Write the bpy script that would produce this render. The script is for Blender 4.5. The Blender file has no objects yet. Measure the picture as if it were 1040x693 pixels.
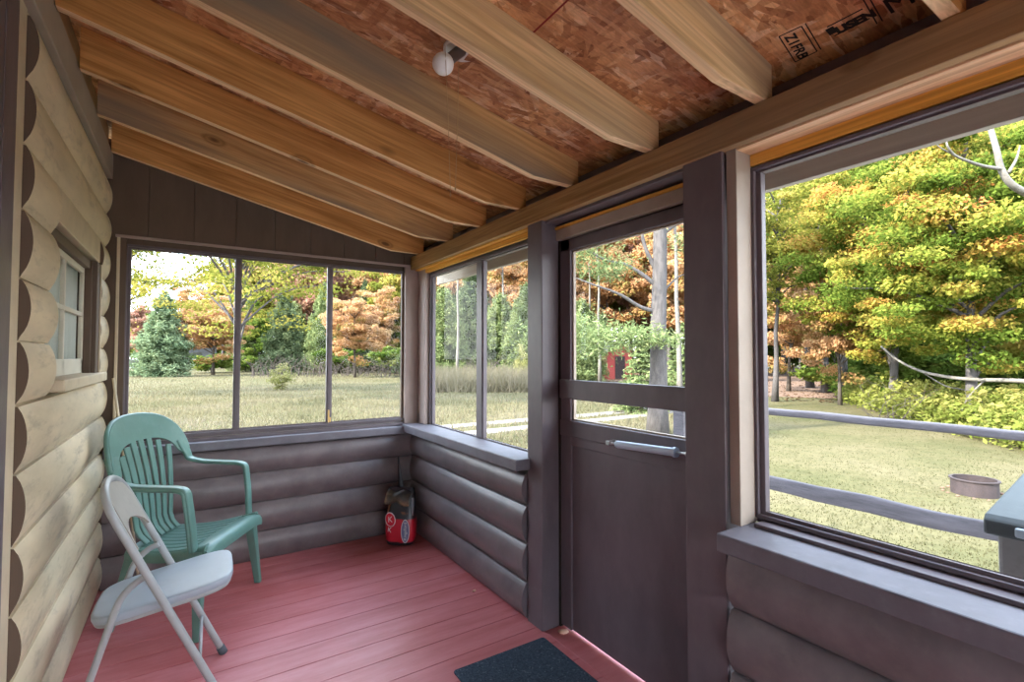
import bpy, bmesh, math, random
import numpy as np
from mathutils import Vector, Matrix, noise as mnoise

SC = bpy.context.scene
COL = SC.collection
R = math.radians
PI = math.pi
H = 1.42                      # camera height over the porch floor
GZ = -0.5                     # ground outside
FPX = 500.85

# ------------------------------------------------------------------ camera
yaw, pitch, roll = R(33.133), R(1.756), R(0.034)
fw = Vector((math.sin(yaw)*math.cos(pitch), math.cos(yaw)*math.cos(pitch), math.sin(pitch)))
rt = Vector((math.cos(yaw), -math.sin(yaw), 0))
up = rt.cross(fw)
r2 = rt*math.cos(roll)+up*math.sin(roll)
u2 = -rt*math.sin(roll)+up*math.cos(roll)
cd = bpy.data.cameras.new('camera'); cam = bpy.data.objects.new('camera', cd); COL.objects.link(cam)
M = Matrix.Identity(4)
for i in range(3):
    M[i][0], M[i][1], M[i][2] = r2[i], u2[i], -fw[i]
M[0][3], M[1][3], M[2][3] = 0, 0, H
cam.matrix_world = M
cd.sensor_width = 36; cd.lens = 36*FPX/1040; cd.clip_start = .02; cd.clip_end = 600
SC.camera = cam

def ground_at(px, fwd, z=GZ):
    """world point at a bearing and a distance from the viewpoint, on the ground"""
    d = r2*((px-520)/FPX)+fw
    k = fwd
    return Vector((d.x*k, d.y*k, z))

# ------------------------------------------------------------------ tags
def tag(o, label=None, cat=None, group=None, kind=None):
    if label: o['label'] = label
    if cat: o['category'] = cat
    if group: o['group'] = group
    if kind: o['kind'] = kind
    return o

def empty(name, loc=(0, 0, 0), rz=0):
    o = bpy.data.objects.new(name, None); COL.objects.link(o)
    o.empty_display_size = .1
    o.location = loc; o.rotation_euler = (0, 0, rz)
    return o

# ------------------------------------------------------------------ materials
def nt(name):
    m = bpy.data.materials.new(name); m.use_nodes = True
    t = m.node_tree; t.nodes.clear()
    out = t.nodes.new('ShaderNodeOutputMaterial')
    return m, t, out

def N(t, typ, **kw):
    n = t.nodes.new(typ)
    for k, v in kw.items():
        if k.startswith('i_'):
            n.inputs[k[2:].replace('_', ' ')].default_value = v
        else:
            setattr(n, k, v)
    return n

def ramp(t, stops, interp='LINEAR'):
    n = t.nodes.new('ShaderNodeValToRGB'); cr = n.color_ramp; cr.interpolation = interp
    while len(cr.elements) < len(stops): cr.elements.new(.5)
    for e, (p, c) in zip(cr.elements, stops):
        e.position = p; e.color = (*c, 1)
    return n

def lin(r, g, b):
    f = lambda c: (c/255/12.92) if c/255 <= .04045 else ((c/255+.055)/1.055)**2.4
    return (f(r), f(g), f(b))

def mul(c, k): return tuple(x*k for x in c)

def principled(t, out, rough=.5, spec=.4):
    b = t.nodes.new('ShaderNodeBsdfPrincipled')
    b.inputs['Roughness'].default_value = rough
    b.inputs['Specular IOR Level'].default_value = spec
    t.links.new(b.outputs[0], out.inputs[0])
    return b

def coords(t, scale=(1, 1, 1), rand=False, kind='Object', rot=(0, 0, 0)):
    tc = t.nodes.new('ShaderNodeTexCoord'); mp = t.nodes.new('ShaderNodeMapping')
    mp.inputs['Scale'].default_value = scale; mp.inputs['Rotation'].default_value = rot
    t.links.new(tc.outputs[kind], mp.inputs['Vector'])
    if rand:
        oi = t.nodes.new('ShaderNodeObjectInfo')
        vm = t.nodes.new('ShaderNodeVectorMath'); vm.operation = 'SCALE'
        vm.inputs[0].default_value = (17.3, 9.1, 23.7)
        t.links.new(oi.outputs['Random'], vm.inputs['Scale'])
        t.links.new(vm.outputs[0], mp.inputs['Location'])
    return mp

def mixc(t, fac, a, b, mode='MIX'):
    n = t.nodes.new('ShaderNodeMix'); n.data_type = 'RGBA'; n.blend_type = mode
    L = t.links
    for k, v in ((0, fac), (6, a), (7, b)):
        if hasattr(v, 'is_output'): L.new(v, n.inputs[k])
        elif k == 0: n.inputs[0].default_value = v
        else: n.inputs[k].default_value = (*v, 1)
    return n.outputs[2]

def bump(t, bsdf, hsock, strength=.3, dist=.01):
    b = t.nodes.new('ShaderNodeBump'); b.inputs['Strength'].default_value = strength; b.inputs['Distance'].default_value = dist
    t.links.new(hsock, b.inputs['Height']); t.links.new(b.outputs[0], bsdf.inputs['Normal'])

def paint(name, base, rough=.5, var=.25, dirt=None, dirt_amt=.5, scale=6, stretch=(1, 1, 1), spec=.4, grain=None):
    m, t, out = nt(name); b = principled(t, out, rough, spec)
    mp = coords(t, stretch)
    n1 = N(t, 'ShaderNodeTexNoise', i_Scale=scale, i_Detail=5.0, i_Roughness=.6); t.links.new(mp.outputs[0], n1.inputs['Vector'])
    rp = ramp(t, [(.3, mul(base, 1-var)), (.7, mul(base, 1+var))]); t.links.new(n1.outputs[0], rp.inputs[0])
    c = rp.outputs[0]
    if dirt:
        n2 = N(t, 'ShaderNodeTexNoise', i_Scale=scale*2.7, i_Detail=6.0, i_Roughness=.7); t.links.new(mp.outputs[0], n2.inputs['Vector'])
        r3 = ramp(t, [(.52, (0, 0, 0)), (.72, (dirt_amt,)*3)]); t.links.new(n2.outputs[0], r3.inputs[0])
        c = mixc(t, r3.outputs[0], c, dirt)
    t.links.new(c, b.inputs['Base Color'])
    n4 = N(t, 'ShaderNodeTexNoise', i_Scale=40.0, i_Detail=3.0); t.links.new(mp.outputs[0], n4.inputs['Vector'])
    bump(t, b, n4.outputs[0], .12, .004)
    return m

def plain(name, c, rough=.5, metal=0, spec=.4):
    m, t, out = nt(name); b = principled(t, out, rough, spec)
    b.inputs['Base Color'].default_value = (*c, 1); b.inputs['Metallic'].default_value = metal
    return m

def wood(name, light, dark, stain=None, stain_amt=0, axis='X', knots=True, tilt=0):
    def coords(t, sc, rand=True):
        m0 = globals()['coords'](t, (1, 1, 1), rot=(0, tilt, 0)); mp = globals()['coords'](t, sc, rand=True)
        t.links.new(m0.outputs[0], mp.inputs['Vector']); return mp
    m, t, out = nt(name); b = principled(t, out, .62, .25)
    sc = {'X': (.7, 9, 9), 'Y': (9, .7, 9), 'Z': (9, 9, .7)}[axis]
    mp = coords(t, sc, rand=True)
    n1 = N(t, 'ShaderNodeTexNoise', i_Scale=2.2, i_Detail=6.0, i_Roughness=.55, i_Distortion=.6); t.links.new(mp.outputs[0], n1.inputs['Vector'])
    rp = ramp(t, [(.28, dark), (.52, mul([(a+c)/2 for a, c in zip(light, dark)], 1.05)), (.75, light)]); t.links.new(n1.outputs[0], rp.inputs[0])
    fs = {'X': (1.2, 42, 42), 'Y': (42, 1.2, 42), 'Z': (42, 42, 1.2)}[axis]
    mpg = coords(t, fs, rand=True); ng = N(t, 'ShaderNodeTexNoise', i_Scale=1.6, i_Detail=4.0, i_Distortion=.8); t.links.new(mpg.outputs[0], ng.inputs['Vector'])
    rg = ramp(t, [(.3, (.70, .66, .62)), (.65, (1.12, 1.1, 1.08))]); t.links.new(ng.outputs[0], rg.inputs[0])
    c = mixc(t, 1.0, rp.outputs[0], rg.outputs[0], 'MULTIPLY')
    ws = {'X': (.35, 2.2, 2.2), 'Y': (2.2, .35, 2.2), 'Z': (2.2, 2.2, .35)}[axis]
    mp2 = coords(t, ws, rand=True)
    n2 = N(t, 'ShaderNodeTexNoise', i_Scale=1.6, i_Detail=3.0); t.links.new(mp2.outputs[0], n2.inputs['Vector'])
    if stain:
        r2_ = ramp(t, [(.42, (0, 0, 0)), (.6, (stain_amt,)*3)]); t.links.new(n2.outputs[0], r2_.inputs[0])
        c = mixc(t, r2_.outputs[0], c, stain)
    if knots:
        ks = {'X': (1.5, 3.4, 3.4), 'Y': (3.4, 1.5, 3.4), 'Z': (3.4, 3.4, 1.5)}[axis]
        mp3 = coords(t, ks, rand=True)
        v = N(t, 'ShaderNodeTexVoronoi', i_Scale=1.35); t.links.new(mp3.outputs[0], v.inputs['Vector'])
        r4 = ramp(t, [(.0, (.95,)*3), (.05, (.85,)*3), (.085, (.25,)*3), (.11, (.5,)*3), (.15, (0, 0, 0))]); t.links.new(v.outputs['Distance'], r4.inputs[0])
        c = mixc(t, r4.outputs[0], c, (.10, .04, .012))
    t.links.new(c, b.inputs['Base Color'])
    bump(t, b, n1.outputs[0], .15, .004)
    return m

def osb_mat():
    m, t, out = nt('oriented strand board'); b = principled(t, out, .6, .3)
    acc = None
    for k, (rot, sc, off) in enumerate(((.5, (11, 52, 1), 0), (-.75, (12, 50, 1), 3.1), (1.5, (12, 56, 1), 7.7), (.05, (11, 58, 1), 12.3))):
        m0 = coords(t, (1, 1, 1), rot=(0, 0, rot)); mp = t.nodes.new('ShaderNodeMapping'); t.links.new(m0.outputs[0], mp.inputs['Vector'])
        mp.inputs['Scale'].default_value = sc; mp.inputs['Location'].default_value = (off, off*.7, 0)
        n0 = N(t, 'ShaderNodeTexNoise', i_Scale=.9, i_Detail=3.0); t.links.new(mp.outputs[0], n0.inputs['Vector'])
        va = t.nodes.new('ShaderNodeVectorMath'); va.operation = 'ADD'
        vs = t.nodes.new('ShaderNodeVectorMath'); vs.operation = 'SCALE'; vs.inputs['Scale'].default_value = 1.6
        t.links.new(n0.outputs['Color'], vs.inputs[0]); t.links.new(vs.outputs[0], va.inputs[0]); t.links.new(mp.outputs[0], va.inputs[1])
        v = N(t, 'ShaderNodeTexVoronoi', i_Scale=.85, i_Randomness=1.0, voronoi_dimensions='2D'); t.links.new(va.outputs[0], v.inputs['Vector'])
        rp = ramp(t, [(.0, (.27, .125, .055)), (.3, (.50, .265, .115)), (.6, (.68, .41, .20)), (.85, (.76, .53, .29)), (.97, (.82, .67, .46))])
        sp = t.nodes.new('ShaderNodeSeparateColor'); t.links.new(v.outputs['Color'], sp.inputs[0])
        t.links.new(sp.outputs[k % 3], rp.inputs[0])
        if acc is None: acc = rp.outputs[0]
        else:
            fr = ramp(t, [(.44, (0, 0, 0)), (.62, (.72,)*3)]); t.links.new(sp.outputs[(k+1) % 3], fr.inputs[0])
            acc = mixc(t, fr.outputs[0], acc, rp.outputs[0])
    mpf = coords(t, (14, 60, 1), rot=(0, 0, .5)); nf = N(t, 'ShaderNodeTexNoise', i_Scale=2.0, i_Detail=5.0, i_Roughness=.7); t.links.new(mpf.outputs[0], nf.inputs['Vector'])
    rf = ramp(t, [(.3, (.72, .68, .66)), (.7, (1.18, 1.14, 1.1))]); t.links.new(nf.outputs[0], rf.inputs[0])
    acc = mixc(t, 1.0, acc, rf.outputs[0], 'MULTIPLY')
    mpb = coords(t, (1, 1, 1))
    nb = N(t, 'ShaderNodeTexNoise', i_Scale=3.0, i_Detail=5.0, i_Roughness=.6); t.links.new(mpb.outputs[0], nb.inputs['Vector'])
    rb = ramp(t, [(.35, (.80, .66, .66)), (.65, (1.15, 1.05, .95))]); t.links.new(nb.outputs[0], rb.inputs[0])
    acc = mixc(t, 1.0, acc, rb.outputs[0], 'MULTIPLY')
    t.links.new(acc, b.inputs['Base Color'])
    return m

def glass_mat():
    m, t, out = nt('window glass')
    tr = t.nodes.new('ShaderNodeBsdfTransparent'); tr.inputs[0].default_value = (.97, .98, .97, 1)
    gl = t.nodes.new('ShaderNodeBsdfGlossy'); gl.inputs['Roughness'].default_value = .02
    fr = N(t, 'ShaderNodeFresnel', i_IOR=1.45)
    mx = t.nodes.new('ShaderNodeMixShader')
    mm = t.nodes.new('ShaderNodeMath'); mm.operation = 'MULTIPLY'; mm.inputs[1].default_value = .2
    ge = t.nodes.new('ShaderNodeNewGeometry'); iv = t.nodes.new('ShaderNodeMath'); iv.operation = 'SUBTRACT'; iv.inputs[0].default_value = 1
    t.links.new(ge.outputs['Backfacing'], iv.inputs[1]); m2 = t.nodes.new('ShaderNodeMath'); m2.operation = 'MULTIPLY'
    t.links.new(fr.outputs[0], m2.inputs[0]); t.links.new(iv.outputs[0], m2.inputs[1])
    t.links.new(m2.outputs[0], mm.inputs[0]); t.links.new(mm.outputs[0], mx.inputs[0])
    t.links.new(tr.outputs[0], mx.inputs[1]); t.links.new(gl.outputs[0], mx.inputs[2]); t.links.new(mx.outputs[0], out.inputs[0])
    return m

def leaf_mat(name, stops, trans=.45, jitter=.16):
    """leaf colour: each leaf its own shade, each spray its own hue"""
    m, t, out = nt(name)
    at = t.nodes.new('ShaderNodeAttribute'); at.attribute_name = 'tint'
    ge = t.nodes.new('ShaderNodeNewGeometry')
    a = t.nodes.new('ShaderNodeMath'); a.operation = 'MULTIPLY_ADD'; a.inputs[1].default_value = jitter*2
    t.links.new(ge.outputs['Random Per Island'], a.inputs[0]); t.links.new(at.outputs['Fac'], a.inputs[2])
    s = t.nodes.new('ShaderNodeMath'); s.operation = 'SUBTRACT'; s.inputs[1].default_value = jitter
    t.links.new(a.outputs[0], s.inputs[0])
    rp = ramp(t, stops); t.links.new(s.outputs[0], rp.inputs[0])
    d = t.nodes.new('ShaderNodeBsdfDiffuse'); tl = t.nodes.new('ShaderNodeBsdfTranslucent')
    mx = t.nodes.new('ShaderNodeMixShader'); mx.inputs[0].default_value = trans
    t.links.new(rp.outputs[0], d.inputs[0]); t.links.new(rp.outputs[0], tl.inputs[0])
    t.links.new(d.outputs[0], mx.inputs[1]); t.links.new(tl.outputs[0], mx.inputs[2]); t.links.new(mx.outputs[0], out.inputs[0])
    return m

MT = {}
MT['brown'] = paint('dark brown paint', (.122, .098, .110), .42, .14, (.16, .14, .13), .25, 5, (2, 2, 1))
MT['brown_log'] = paint('brown log paint', (.150, .123, .128), .36, .22, (.22, .18, .16), .35, 7, (1, 1, 1))
MT['gable'] = paint('gable board paint', (.105, .070, .048), .6, .12, None, 0, 5, (3, 1, 1))
MT['door'] = paint('door paint', (.118, .094, .108), .45, .14, (.15, .125, .13), .25, 4, (2, 2, 1))
MT['cream'] = paint('weathered cream log paint', (.56, .465, .315), .6, .2, (.22, .18, .145), .65, 5, (1, .30, 1.2))
MT['cream_trim'] = paint('cream trim paint', (.56, .47, .33), .55, .1, (.36, .28, .2), .3, 6)
MT['white_sash'] = paint('off white sash paint', (.60, .56, .46), .5, .08, None, 0, 6)
MT['log_end'] = plain('log end brown', (.10, .066, .045), .7)
MT['greyboard'] = paint('grey board paint', (.30, .25, .20), .6, .1, None, 0, 5)
MT['tan_post'] = paint('tan post paint', (.36, .29, .235), .55, .1, None, 0, 6)
MT['mauve_post'] = paint('mauve post paint', (.33, .25, .225), .5, .1, None, 0, 6)
MT['sill'] = paint('sill paint', (.135, .125, .145), .55, .16, (.20, .19, .21), .4, 8)
MT['fascia'] = paint('eave board paint', (.42, .37, .31), .7, .15, None, 0, 5, (1, .2, 4))
MT['pine'] = wood('honey pine', (.64, .34, .115), (.36, .16, .042), tilt=-.2233)
MT['pine_grey'] = wood('greyed pine', (.60, .38, .17), (.36, .19, .07), (.17, .145, .115), .9, tilt=-.2233)
MT['pine_pale'] = wood('pale pine', (.72, .52, .29), (.50, .32, .14), (.30, .25, .18), .6, tilt=-.2233)
MT['pine_edge'] = wood('planed pine edge', (.80, .58, .35), (.64, .43, .23), tilt=-.2233)
MT['pine_beam'] = wood('beam pine', (.43, .27, .125), (.27, .15, .055), (.20, .15, .10), .5, axis='Y')
MT['pine_pink'] = wood('fresh pink pine', (.74, .50, .31), (.62, .38, .21), axis='Y')
MT['pine_yellow'] = wood('yellow pine', (.80, .46, .10), (.66, .32, .05), axis='Y', knots=False)
MT['osb'] = osb_mat()
MT['glass'] = glass_mat()
MT['black_ink'] = plain('ink', (.02, .016, .012), .8)
MT['dark'] = plain('dark gap', (.02, .014, .01), .9)
MT['rubber'] = plain('grey rubber', (.09, .10, .12), .7)
MT['metal'] = plain('bare metal', (.5, .5, .5), .35, .9)
MT['dark_metal'] = plain('dark metal', (.16, .16, .15), .4, .7)
MT['rust'] = paint('rusty steel', (.030, .021, .023), .8, .3, (.05, .03, .022), .5, 12)
MT['zinc'] = plain('zinc', (.30, .30, .29), .35, .5)
MT['porcelain'] = plain('white porcelain', (.75, .73, .66), .25)
MT['bulb'] = plain('frosted bulb glass', (.80, .79, .74), .3)
MT['string'] = plain('pull string', (.42, .27, .13), .8)
MT['brass'] = plain('brass latch', (.65, .42, .16), .35, .6)
MT['tube'] = plain('pale blue enamel', (.42, .50, .60), .3, .1)
MT['bark_grey'] = paint('grey bark', (.070, .062, .062), .9, .35, (.035, .03, .028), .7, 9, (2, 2, .5))
MT['bark_pale'] = paint('pale birch bark', (.125, .113, .10), .8, .2, (.04, .034, .03), .8, 7, (1, 1, 2.5))
MT['bark_brown'] = paint('brown bark', (.055, .044, .036), .9, .35, (.03, .024, .018), .6, 8, (2, 2, .5))
MT['grey_wood'] = paint('weathered grey timber', (.085, .075, .082), .85, .3, (.04, .035, .04), .8, 6, (5, .6, 5))
MT['deck'] = paint('weathered deck boards', (.46, .43, .39), .8, .15, (.3, .27, .24), .4, 6, (.6, 5, 5))

# floor paint with wear
def floor_mat():
    m, t, out = nt('red floor paint'); b = principled(t, out, .40, .5)
    mp = coords(t, (.5, 3, 1))
    n1 = N(t, 'ShaderNodeTexNoise', i_Scale=3.0, i_Detail=6.0, i_Roughness=.65); t.links.new(mp.outputs[0], n1.inputs['Vector'])
    rp = ramp(t, [(.25, (.37, .075, .075)), (.5, (.48, .135, .145)), (.78, (.57, .21, .225))]); t.links.new(n1.outputs[0], rp.inputs[0])
    mp2 = coords(t, (1.6, 6, 1)); n2 = N(t, 'ShaderNodeTexNoise', i_Scale=5.0, i_Detail=8.0, i_Roughness=.75); t.links.new(mp2.outputs[0], n2.inputs['Vector'])
    r_ = ramp(t, [(.56, (0, 0, 0)), (.74, (.5, .5, .5))]); t.links.new(n2.outputs[0], r_.inputs[0])
    c = mixc(t, r_.outputs[0], rp.outputs[0], (.56, .28, .29))
    mp3 = coords(t, (1, 1, 1)); n3 = N(t, 'ShaderNodeTexNoise', i_Scale=1.7, i_Detail=4.0); t.links.new(mp3.outputs[0], n3.inputs['Vector'])
    r3 = ramp(t, [(.55, (0, 0, 0)), (.75, (.6, .6, .6))]); t.links.new(n3.outputs[0], r3.inputs[0])
    c = mixc(t, r3.outputs[0], c, (.36, .055, .04))
    t.links.new(c, b.inputs['Base Color'])
    rr = ramp(t, [(.3, (.32,)*3), (.7, (.55,)*3)]); t.links.new(n2.outputs[0], rr.inputs[0]); t.links.new(rr.outputs[0], b.inputs['Roughness'])
    bump(t, b, n2.outputs[0], .12, .003)
    return m
MT['floor'] = floor_mat()

# ------------------------------------------------------------------ mesh builder
class MB:
    def __init__(s): s.v = []; s.f = []; s.m = []; s.s = []
    def add(s, vs, fs, mi=0, smooth=False):
        b = len(s.v); s.v += [tuple(v) for v in vs]
        for f in fs: s.f.append([b+i for i in f]); s.m.append(mi); s.s.append(smooth)
    def box(s, x0, x1, y0, y1, z0, z1, mi=0):
        x0, x1 = min(x0, x1), max(x0, x1); y0, y1 = min(y0, y1), max(y0, y1); z0, z1 = min(z0, z1), max(z0, z1)
        vs = [(x, y, z) for z in (z0, z1) for y in (y0, y1) for x in (x0, x1)]
        s.add(vs, [(0, 2, 3, 1), (4, 5, 7, 6), (0, 1, 5, 4), (2, 6, 7, 3), (0, 4, 6, 2), (1, 3, 7, 5)], mi)
    def prism(s, poly, axis, a0, a1, mi=0, cap=None, seg=1, smooth=False, wob=None):
        """poly: 2D points; axis 'x','y','z' is the extrusion direction"""
        n = len(poly)
        def P(p, a):
            if axis == 'y': return (p[0], a, p[1])
            if axis == 'x': return (a, p[0], p[1])
            return (p[0], p[1], a)
        rings = []
        for k in range(seg+1):
            a = a0+(a1-a0)*k/seg
            rings.append([P(wob(p, a) if wob else p, a) for p in poly])
        vs = [p for r in rings for p in r]
        fs = []
        for k in range(seg):
            for i in range(n):
                j = (i+1) % n
                fs.append((k*n+i, k*n+j, (k+1)*n+j, (k+1)*n+i))
        s.add(vs, fs, mi, smooth)
        cm = mi if cap is None else cap
        s.add(rings[0], [tuple(range(n))[::-1]], cm); s.add(rings[-1], [tuple(range(n))], cm)
    def tube(s, pts, rad, n=10, mi=0, caps=True, smooth=True):
        pts = [Vector(p) for p in pts]
        rads = rad if isinstance(rad, (list, tuple)) else [rad]*len(pts)
        rings = []
        d = (pts[1]-pts[0]).normalized()
        ref = Vector((0, 0, 1)) if abs(d.z) < .9 else Vector((1, 0, 0))
        u = d.cross(ref).normalized()
        for i, p in enumerate(pts):
            if i == 0: t = pts[1]-pts[0]
            elif i == len(pts)-1: t = pts[-1]-pts[-2]
            else: t = (pts[i+1]-pts[i]).normalized()+(pts[i]-pts[i-1]).normalized()
            t.normalize()
            u = (u-t*u.dot(t)).normalized(); w = t.cross(u)
            rings.append([p+(u*math.cos(2*PI*k/n)+w*math.sin(2*PI*k/n))*rads[i] for k in range(n)])
        vs = [p for r in rings for p in r]; fs = []
        for k in range(len(rings)-1):
            for i in range(n):
                j = (i+1) % n; fs.append((k*n+i, k*n+j, (k+1)*n+j, (k+1)*n+i))
        s.add(vs, fs, mi, smooth)
        if caps: s.add(rings[0], [tuple(range(n))[::-1]], mi); s.add(rings[-1], [tuple(range(n))], mi)
    def sweep(s, pts, prof, upv, mi=0, closed_prof=True, smooth=True):
        """prof: function i -> list of (side, up) offsets; upv vector or function i -> vector"""
        pts = [Vector(p) for p in pts]; rings = []
        for i, p in enumerate(pts):
            if i == 0: t = pts[1]-pts[0]
            elif i == len(pts)-1: t = pts[-1]-pts[-2]
            else: t = (pts[i+1]-pts[i]).normalized()+(pts[i]-pts[i-1]).normalized()
            t.normalize(); U = Vector(upv(i) if callable(upv) else upv)
            sd = t.cross(U).normalized(); U = sd.cross(t)
            rings.append([p+sd*a+U*b for a, b in prof(i)])
        n = len(rings[0]); vs = [p for r in rings for p in r]; fs = []
        for k in range(len(rings)-1):
            for i in range(n):
                j = (i+1) % n; fs.append((k*n+i, k*n+j, (k+1)*n+j, (k+1)*n+i))
        s.add(vs, fs, mi, smooth)
        s.add(rings[0], [tuple(range(n))[::-1]], mi); s.add(rings[-1], [tuple(range(n))], mi)
    def lathe(s, prof, n=24, mi=0, c=(0, 0, 0), smooth=True):
        """prof: list of (r, z)"""
        c = Vector(c); vs = []; fs = []
        for r, z in prof:
            for k in range(n): vs.append(c+Vector((r*math.cos(2*PI*k/n), r*math.sin(2*PI*k/n), z)))
        for i in range(len(prof)-1):
            for k in range(n):
                j = (k+1) % n; fs.append((i*n+k, i*n+j, (i+1)*n+j, (i+1)*n+k))
        s.add(vs, fs, mi, smooth)
        s.add(vs[:n], [tuple(range(n))[::-1]], mi); s.add(vs[-n:], [tuple(range(n))], mi)
    def sheet(s, grid, thick, mi=0, smooth=True):
        """grid of Vectors [i][j]; solidified along normals"""
        ni, nj = len(grid), len(grid[0]); g = [[Vector(p) for p in r] for r in grid]
        nm = [[None]*nj for _ in range(ni)]
        for i in range(ni):
            for j in range(nj):
                a = g[min(i+1, ni-1)][j]-g[max(i-1, 0)][j]; b = g[i][min(j+1, nj-1)]-g[i][max(j-1, 0)]
                nn = a.cross(b); nm[i][j] = nn.normalized() if nn.length > 1e-9 else Vector((0, 0, 1))
        top = [g[i][j]+nm[i][j]*thick/2 for i in range(ni) for j in range(nj)]
        bot = [g[i][j]-nm[i][j]*thick/2 for i in range(ni) for j in range(nj)]
        o = ni*nj; fs = []
        for i in range(ni-1):
            for j in range(nj-1):
                a, b, c, d = i*nj+j, i*nj+j+1, (i+1)*nj+j+1, (i+1)*nj+j
                fs += [(a, d, c, b), (o+a, o+b, o+c, o+d)]
        for i in range(ni-1):
            a, d = i*nj, (i+1)*nj; fs.append((a, o+a, o+d, d))
            a, d = i*nj+nj-1, (i+1)*nj+nj-1; fs.append((a, d, o+d, o+a))
        for j in range(nj-1):
            a, b = j, j+1; fs.append((a, b, o+b, o+a))
            a, b = (ni-1)*nj+j, (ni-1)*nj+j+1; fs.append((a, o+a, o+b, b))
        s.add(top+bot, fs, mi, smooth)
    def build(s, name, mats, parent=None, bev=0, seg=2, auto=None):
        me = bpy.data.meshes.new(name); me.from_pydata(s.v, [], s.f)
        mats = mats if isinstance(mats, (list, tuple)) else [mats]
        for m in mats: me.materials.append(MT[m] if isinstance(m, str) else m)
        me.polygons.foreach_set('material_index', s.m); me.polygons.foreach_set('use_smooth', s.s)
        bm = bmesh.new(); bm.from_mesh(me); bmesh.ops.remove_doubles(bm, verts=bm.verts, dist=1e-5)
        bmesh.ops.recalc_face_normals(bm, faces=bm.faces)
        if auto:
            for e in bm.edges:
                if len(e.link_faces) == 2 and e.calc_face_angle(0) > auto: e.smooth = False
        bm.to_mesh(me); bm.free()
        o = bpy.data.objects.new(name, me); COL.objects.link(o)
        if parent: o.parent = parent
        if bev:
            md = o.modifiers.new('edge', 'BEVEL'); md.width = bev; md.segments = seg; md.limit_method = 'ANGLE'; md.angle_limit = R(40)
        return o

def struct(o, label=None):
    o['kind'] = 'structure'
    if label: o['label'] = label
    return o

def catmull(pts, n=8):
    pts = [Vector(p) for p in pts]; P = [pts[0]*2-pts[1]]+pts+[pts[-1]*2-pts[-2]]; out = []
    for i in range(1, len(P)-2):
        for k in range(n):
            t = k/n; a, b, c, d = P[i-1:i+3]
            out.append(.5*((2*b)+(c-a)*t+(2*a-5*b+4*c-d)*t*t+(3*b-a-3*c+d)*t**3))
    out.append(pts[-1]); return out

def rrect(w, h, r, n=3):
    """rounded rectangle outline centred on 0"""
    o = []
    for cx, cy, a0 in ((w/2-r, h/2-r, 0), (-w/2+r, h/2-r, 90), (-w/2+r, -h/2+r, 180), (w/2-r, -h/2+r, 270)):
        for k in range(n+1):
            a = R(a0+90*k/n); o.append((cx+r*math.cos(a), cy+r*math.sin(a)))
    return o

# ================================================================== THE PORCH
XL, XR, YB = -.45, 1.545, 3.90
YN = -1.6                                     # near end of the porch, behind the viewpoint
Y_OSB = lambda x: 2.64+.185-.227*(x+.42)       # underside of the sheathing

# ---- floor: one plank deck, boards run across the porch
fl = MB()
y = 2.613-.161*28
while y < YB+.1:
    a, b = y+.0010, y+.161-.0010
    fl.prism([(a, -.02), (a, -.002), (a+.002, 0), (b-.002, 0), (b, -.002), (b, -.02)], 'x', XL-.05, XR+.012)
    y += .161
fl.box(XL-.05, XR+.012, YN, YB+.1, -.05, -.015)
floor = struct(fl.build('floor', 'floor'))
th = MB(); th.box(XR+.016, 1.80, 1.03, 2.12, -.05, -.003)
thr = struct(th.build('trim_1', 'floor', None, .004), 'red painted threshold board under the screen door')
sk = MB(); sk.box(XL-.1, 1.80, YN-.05, YB+.15, GZ-.1, -.05)
struct(sk.build('floor_base', 'deck'))

# ---- log siding
def log_profile(zs, depth, n=10, ex=.60, g=.009):
    """(bulge, z) points going up the wall; a narrow caulked groove lies between the logs"""
    out = [(.002, zs[0])]
    for a, b in zip(zs[:-1], zs[1:]):
        for k in range(n+1):
            t = k/n; out.append((depth*max(0.0, math.sin(PI*(.03+.94*t)))**ex, a+g+(b-a-2*g)*t))
        out += [(.003, b-g), (-.006, b-g*.7), (-.006, b-g*.35), (.003, b-g*.25)]
    return out

def log_run(mb, zs, depth, face, sign, axis, a0, a1, back=.06, mi=0, cap=1, seed=0):
    prof = log_profile(zs, depth)
    poly = [(face+sign*d, z) for d, z in prof]+[(face-sign*back, zs[-1]), (face-sign*back, zs[0])]
    def wob(p, a):
        d = (p[0]-face)*sign
        if d < .006: return p
        w = mnoise.noise(Vector((a*1.3+seed, p[1]*4, seed)))*.004
        return (p[0]+sign*w*min(1, d/depth), p[1]+mnoise.noise(Vector((a*.8, seed, round(p[1]*5))))*.003)
    seg = max(1, int(abs(a1-a0)/.12))
    mb.prism(poly, axis, a0, a1, mi, cap, seg, True, wob)

def shade_sharp(o, ang=35):
    bm = bmesh.new(); bm.from_mesh(o.data)
    for e in bm.edges:
        if len(e.link_faces) == 2 and e.calc_face_angle(0) > R(ang): e.smooth = False
    bm.to_mesh(o.data); bm.free(); return o

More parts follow.
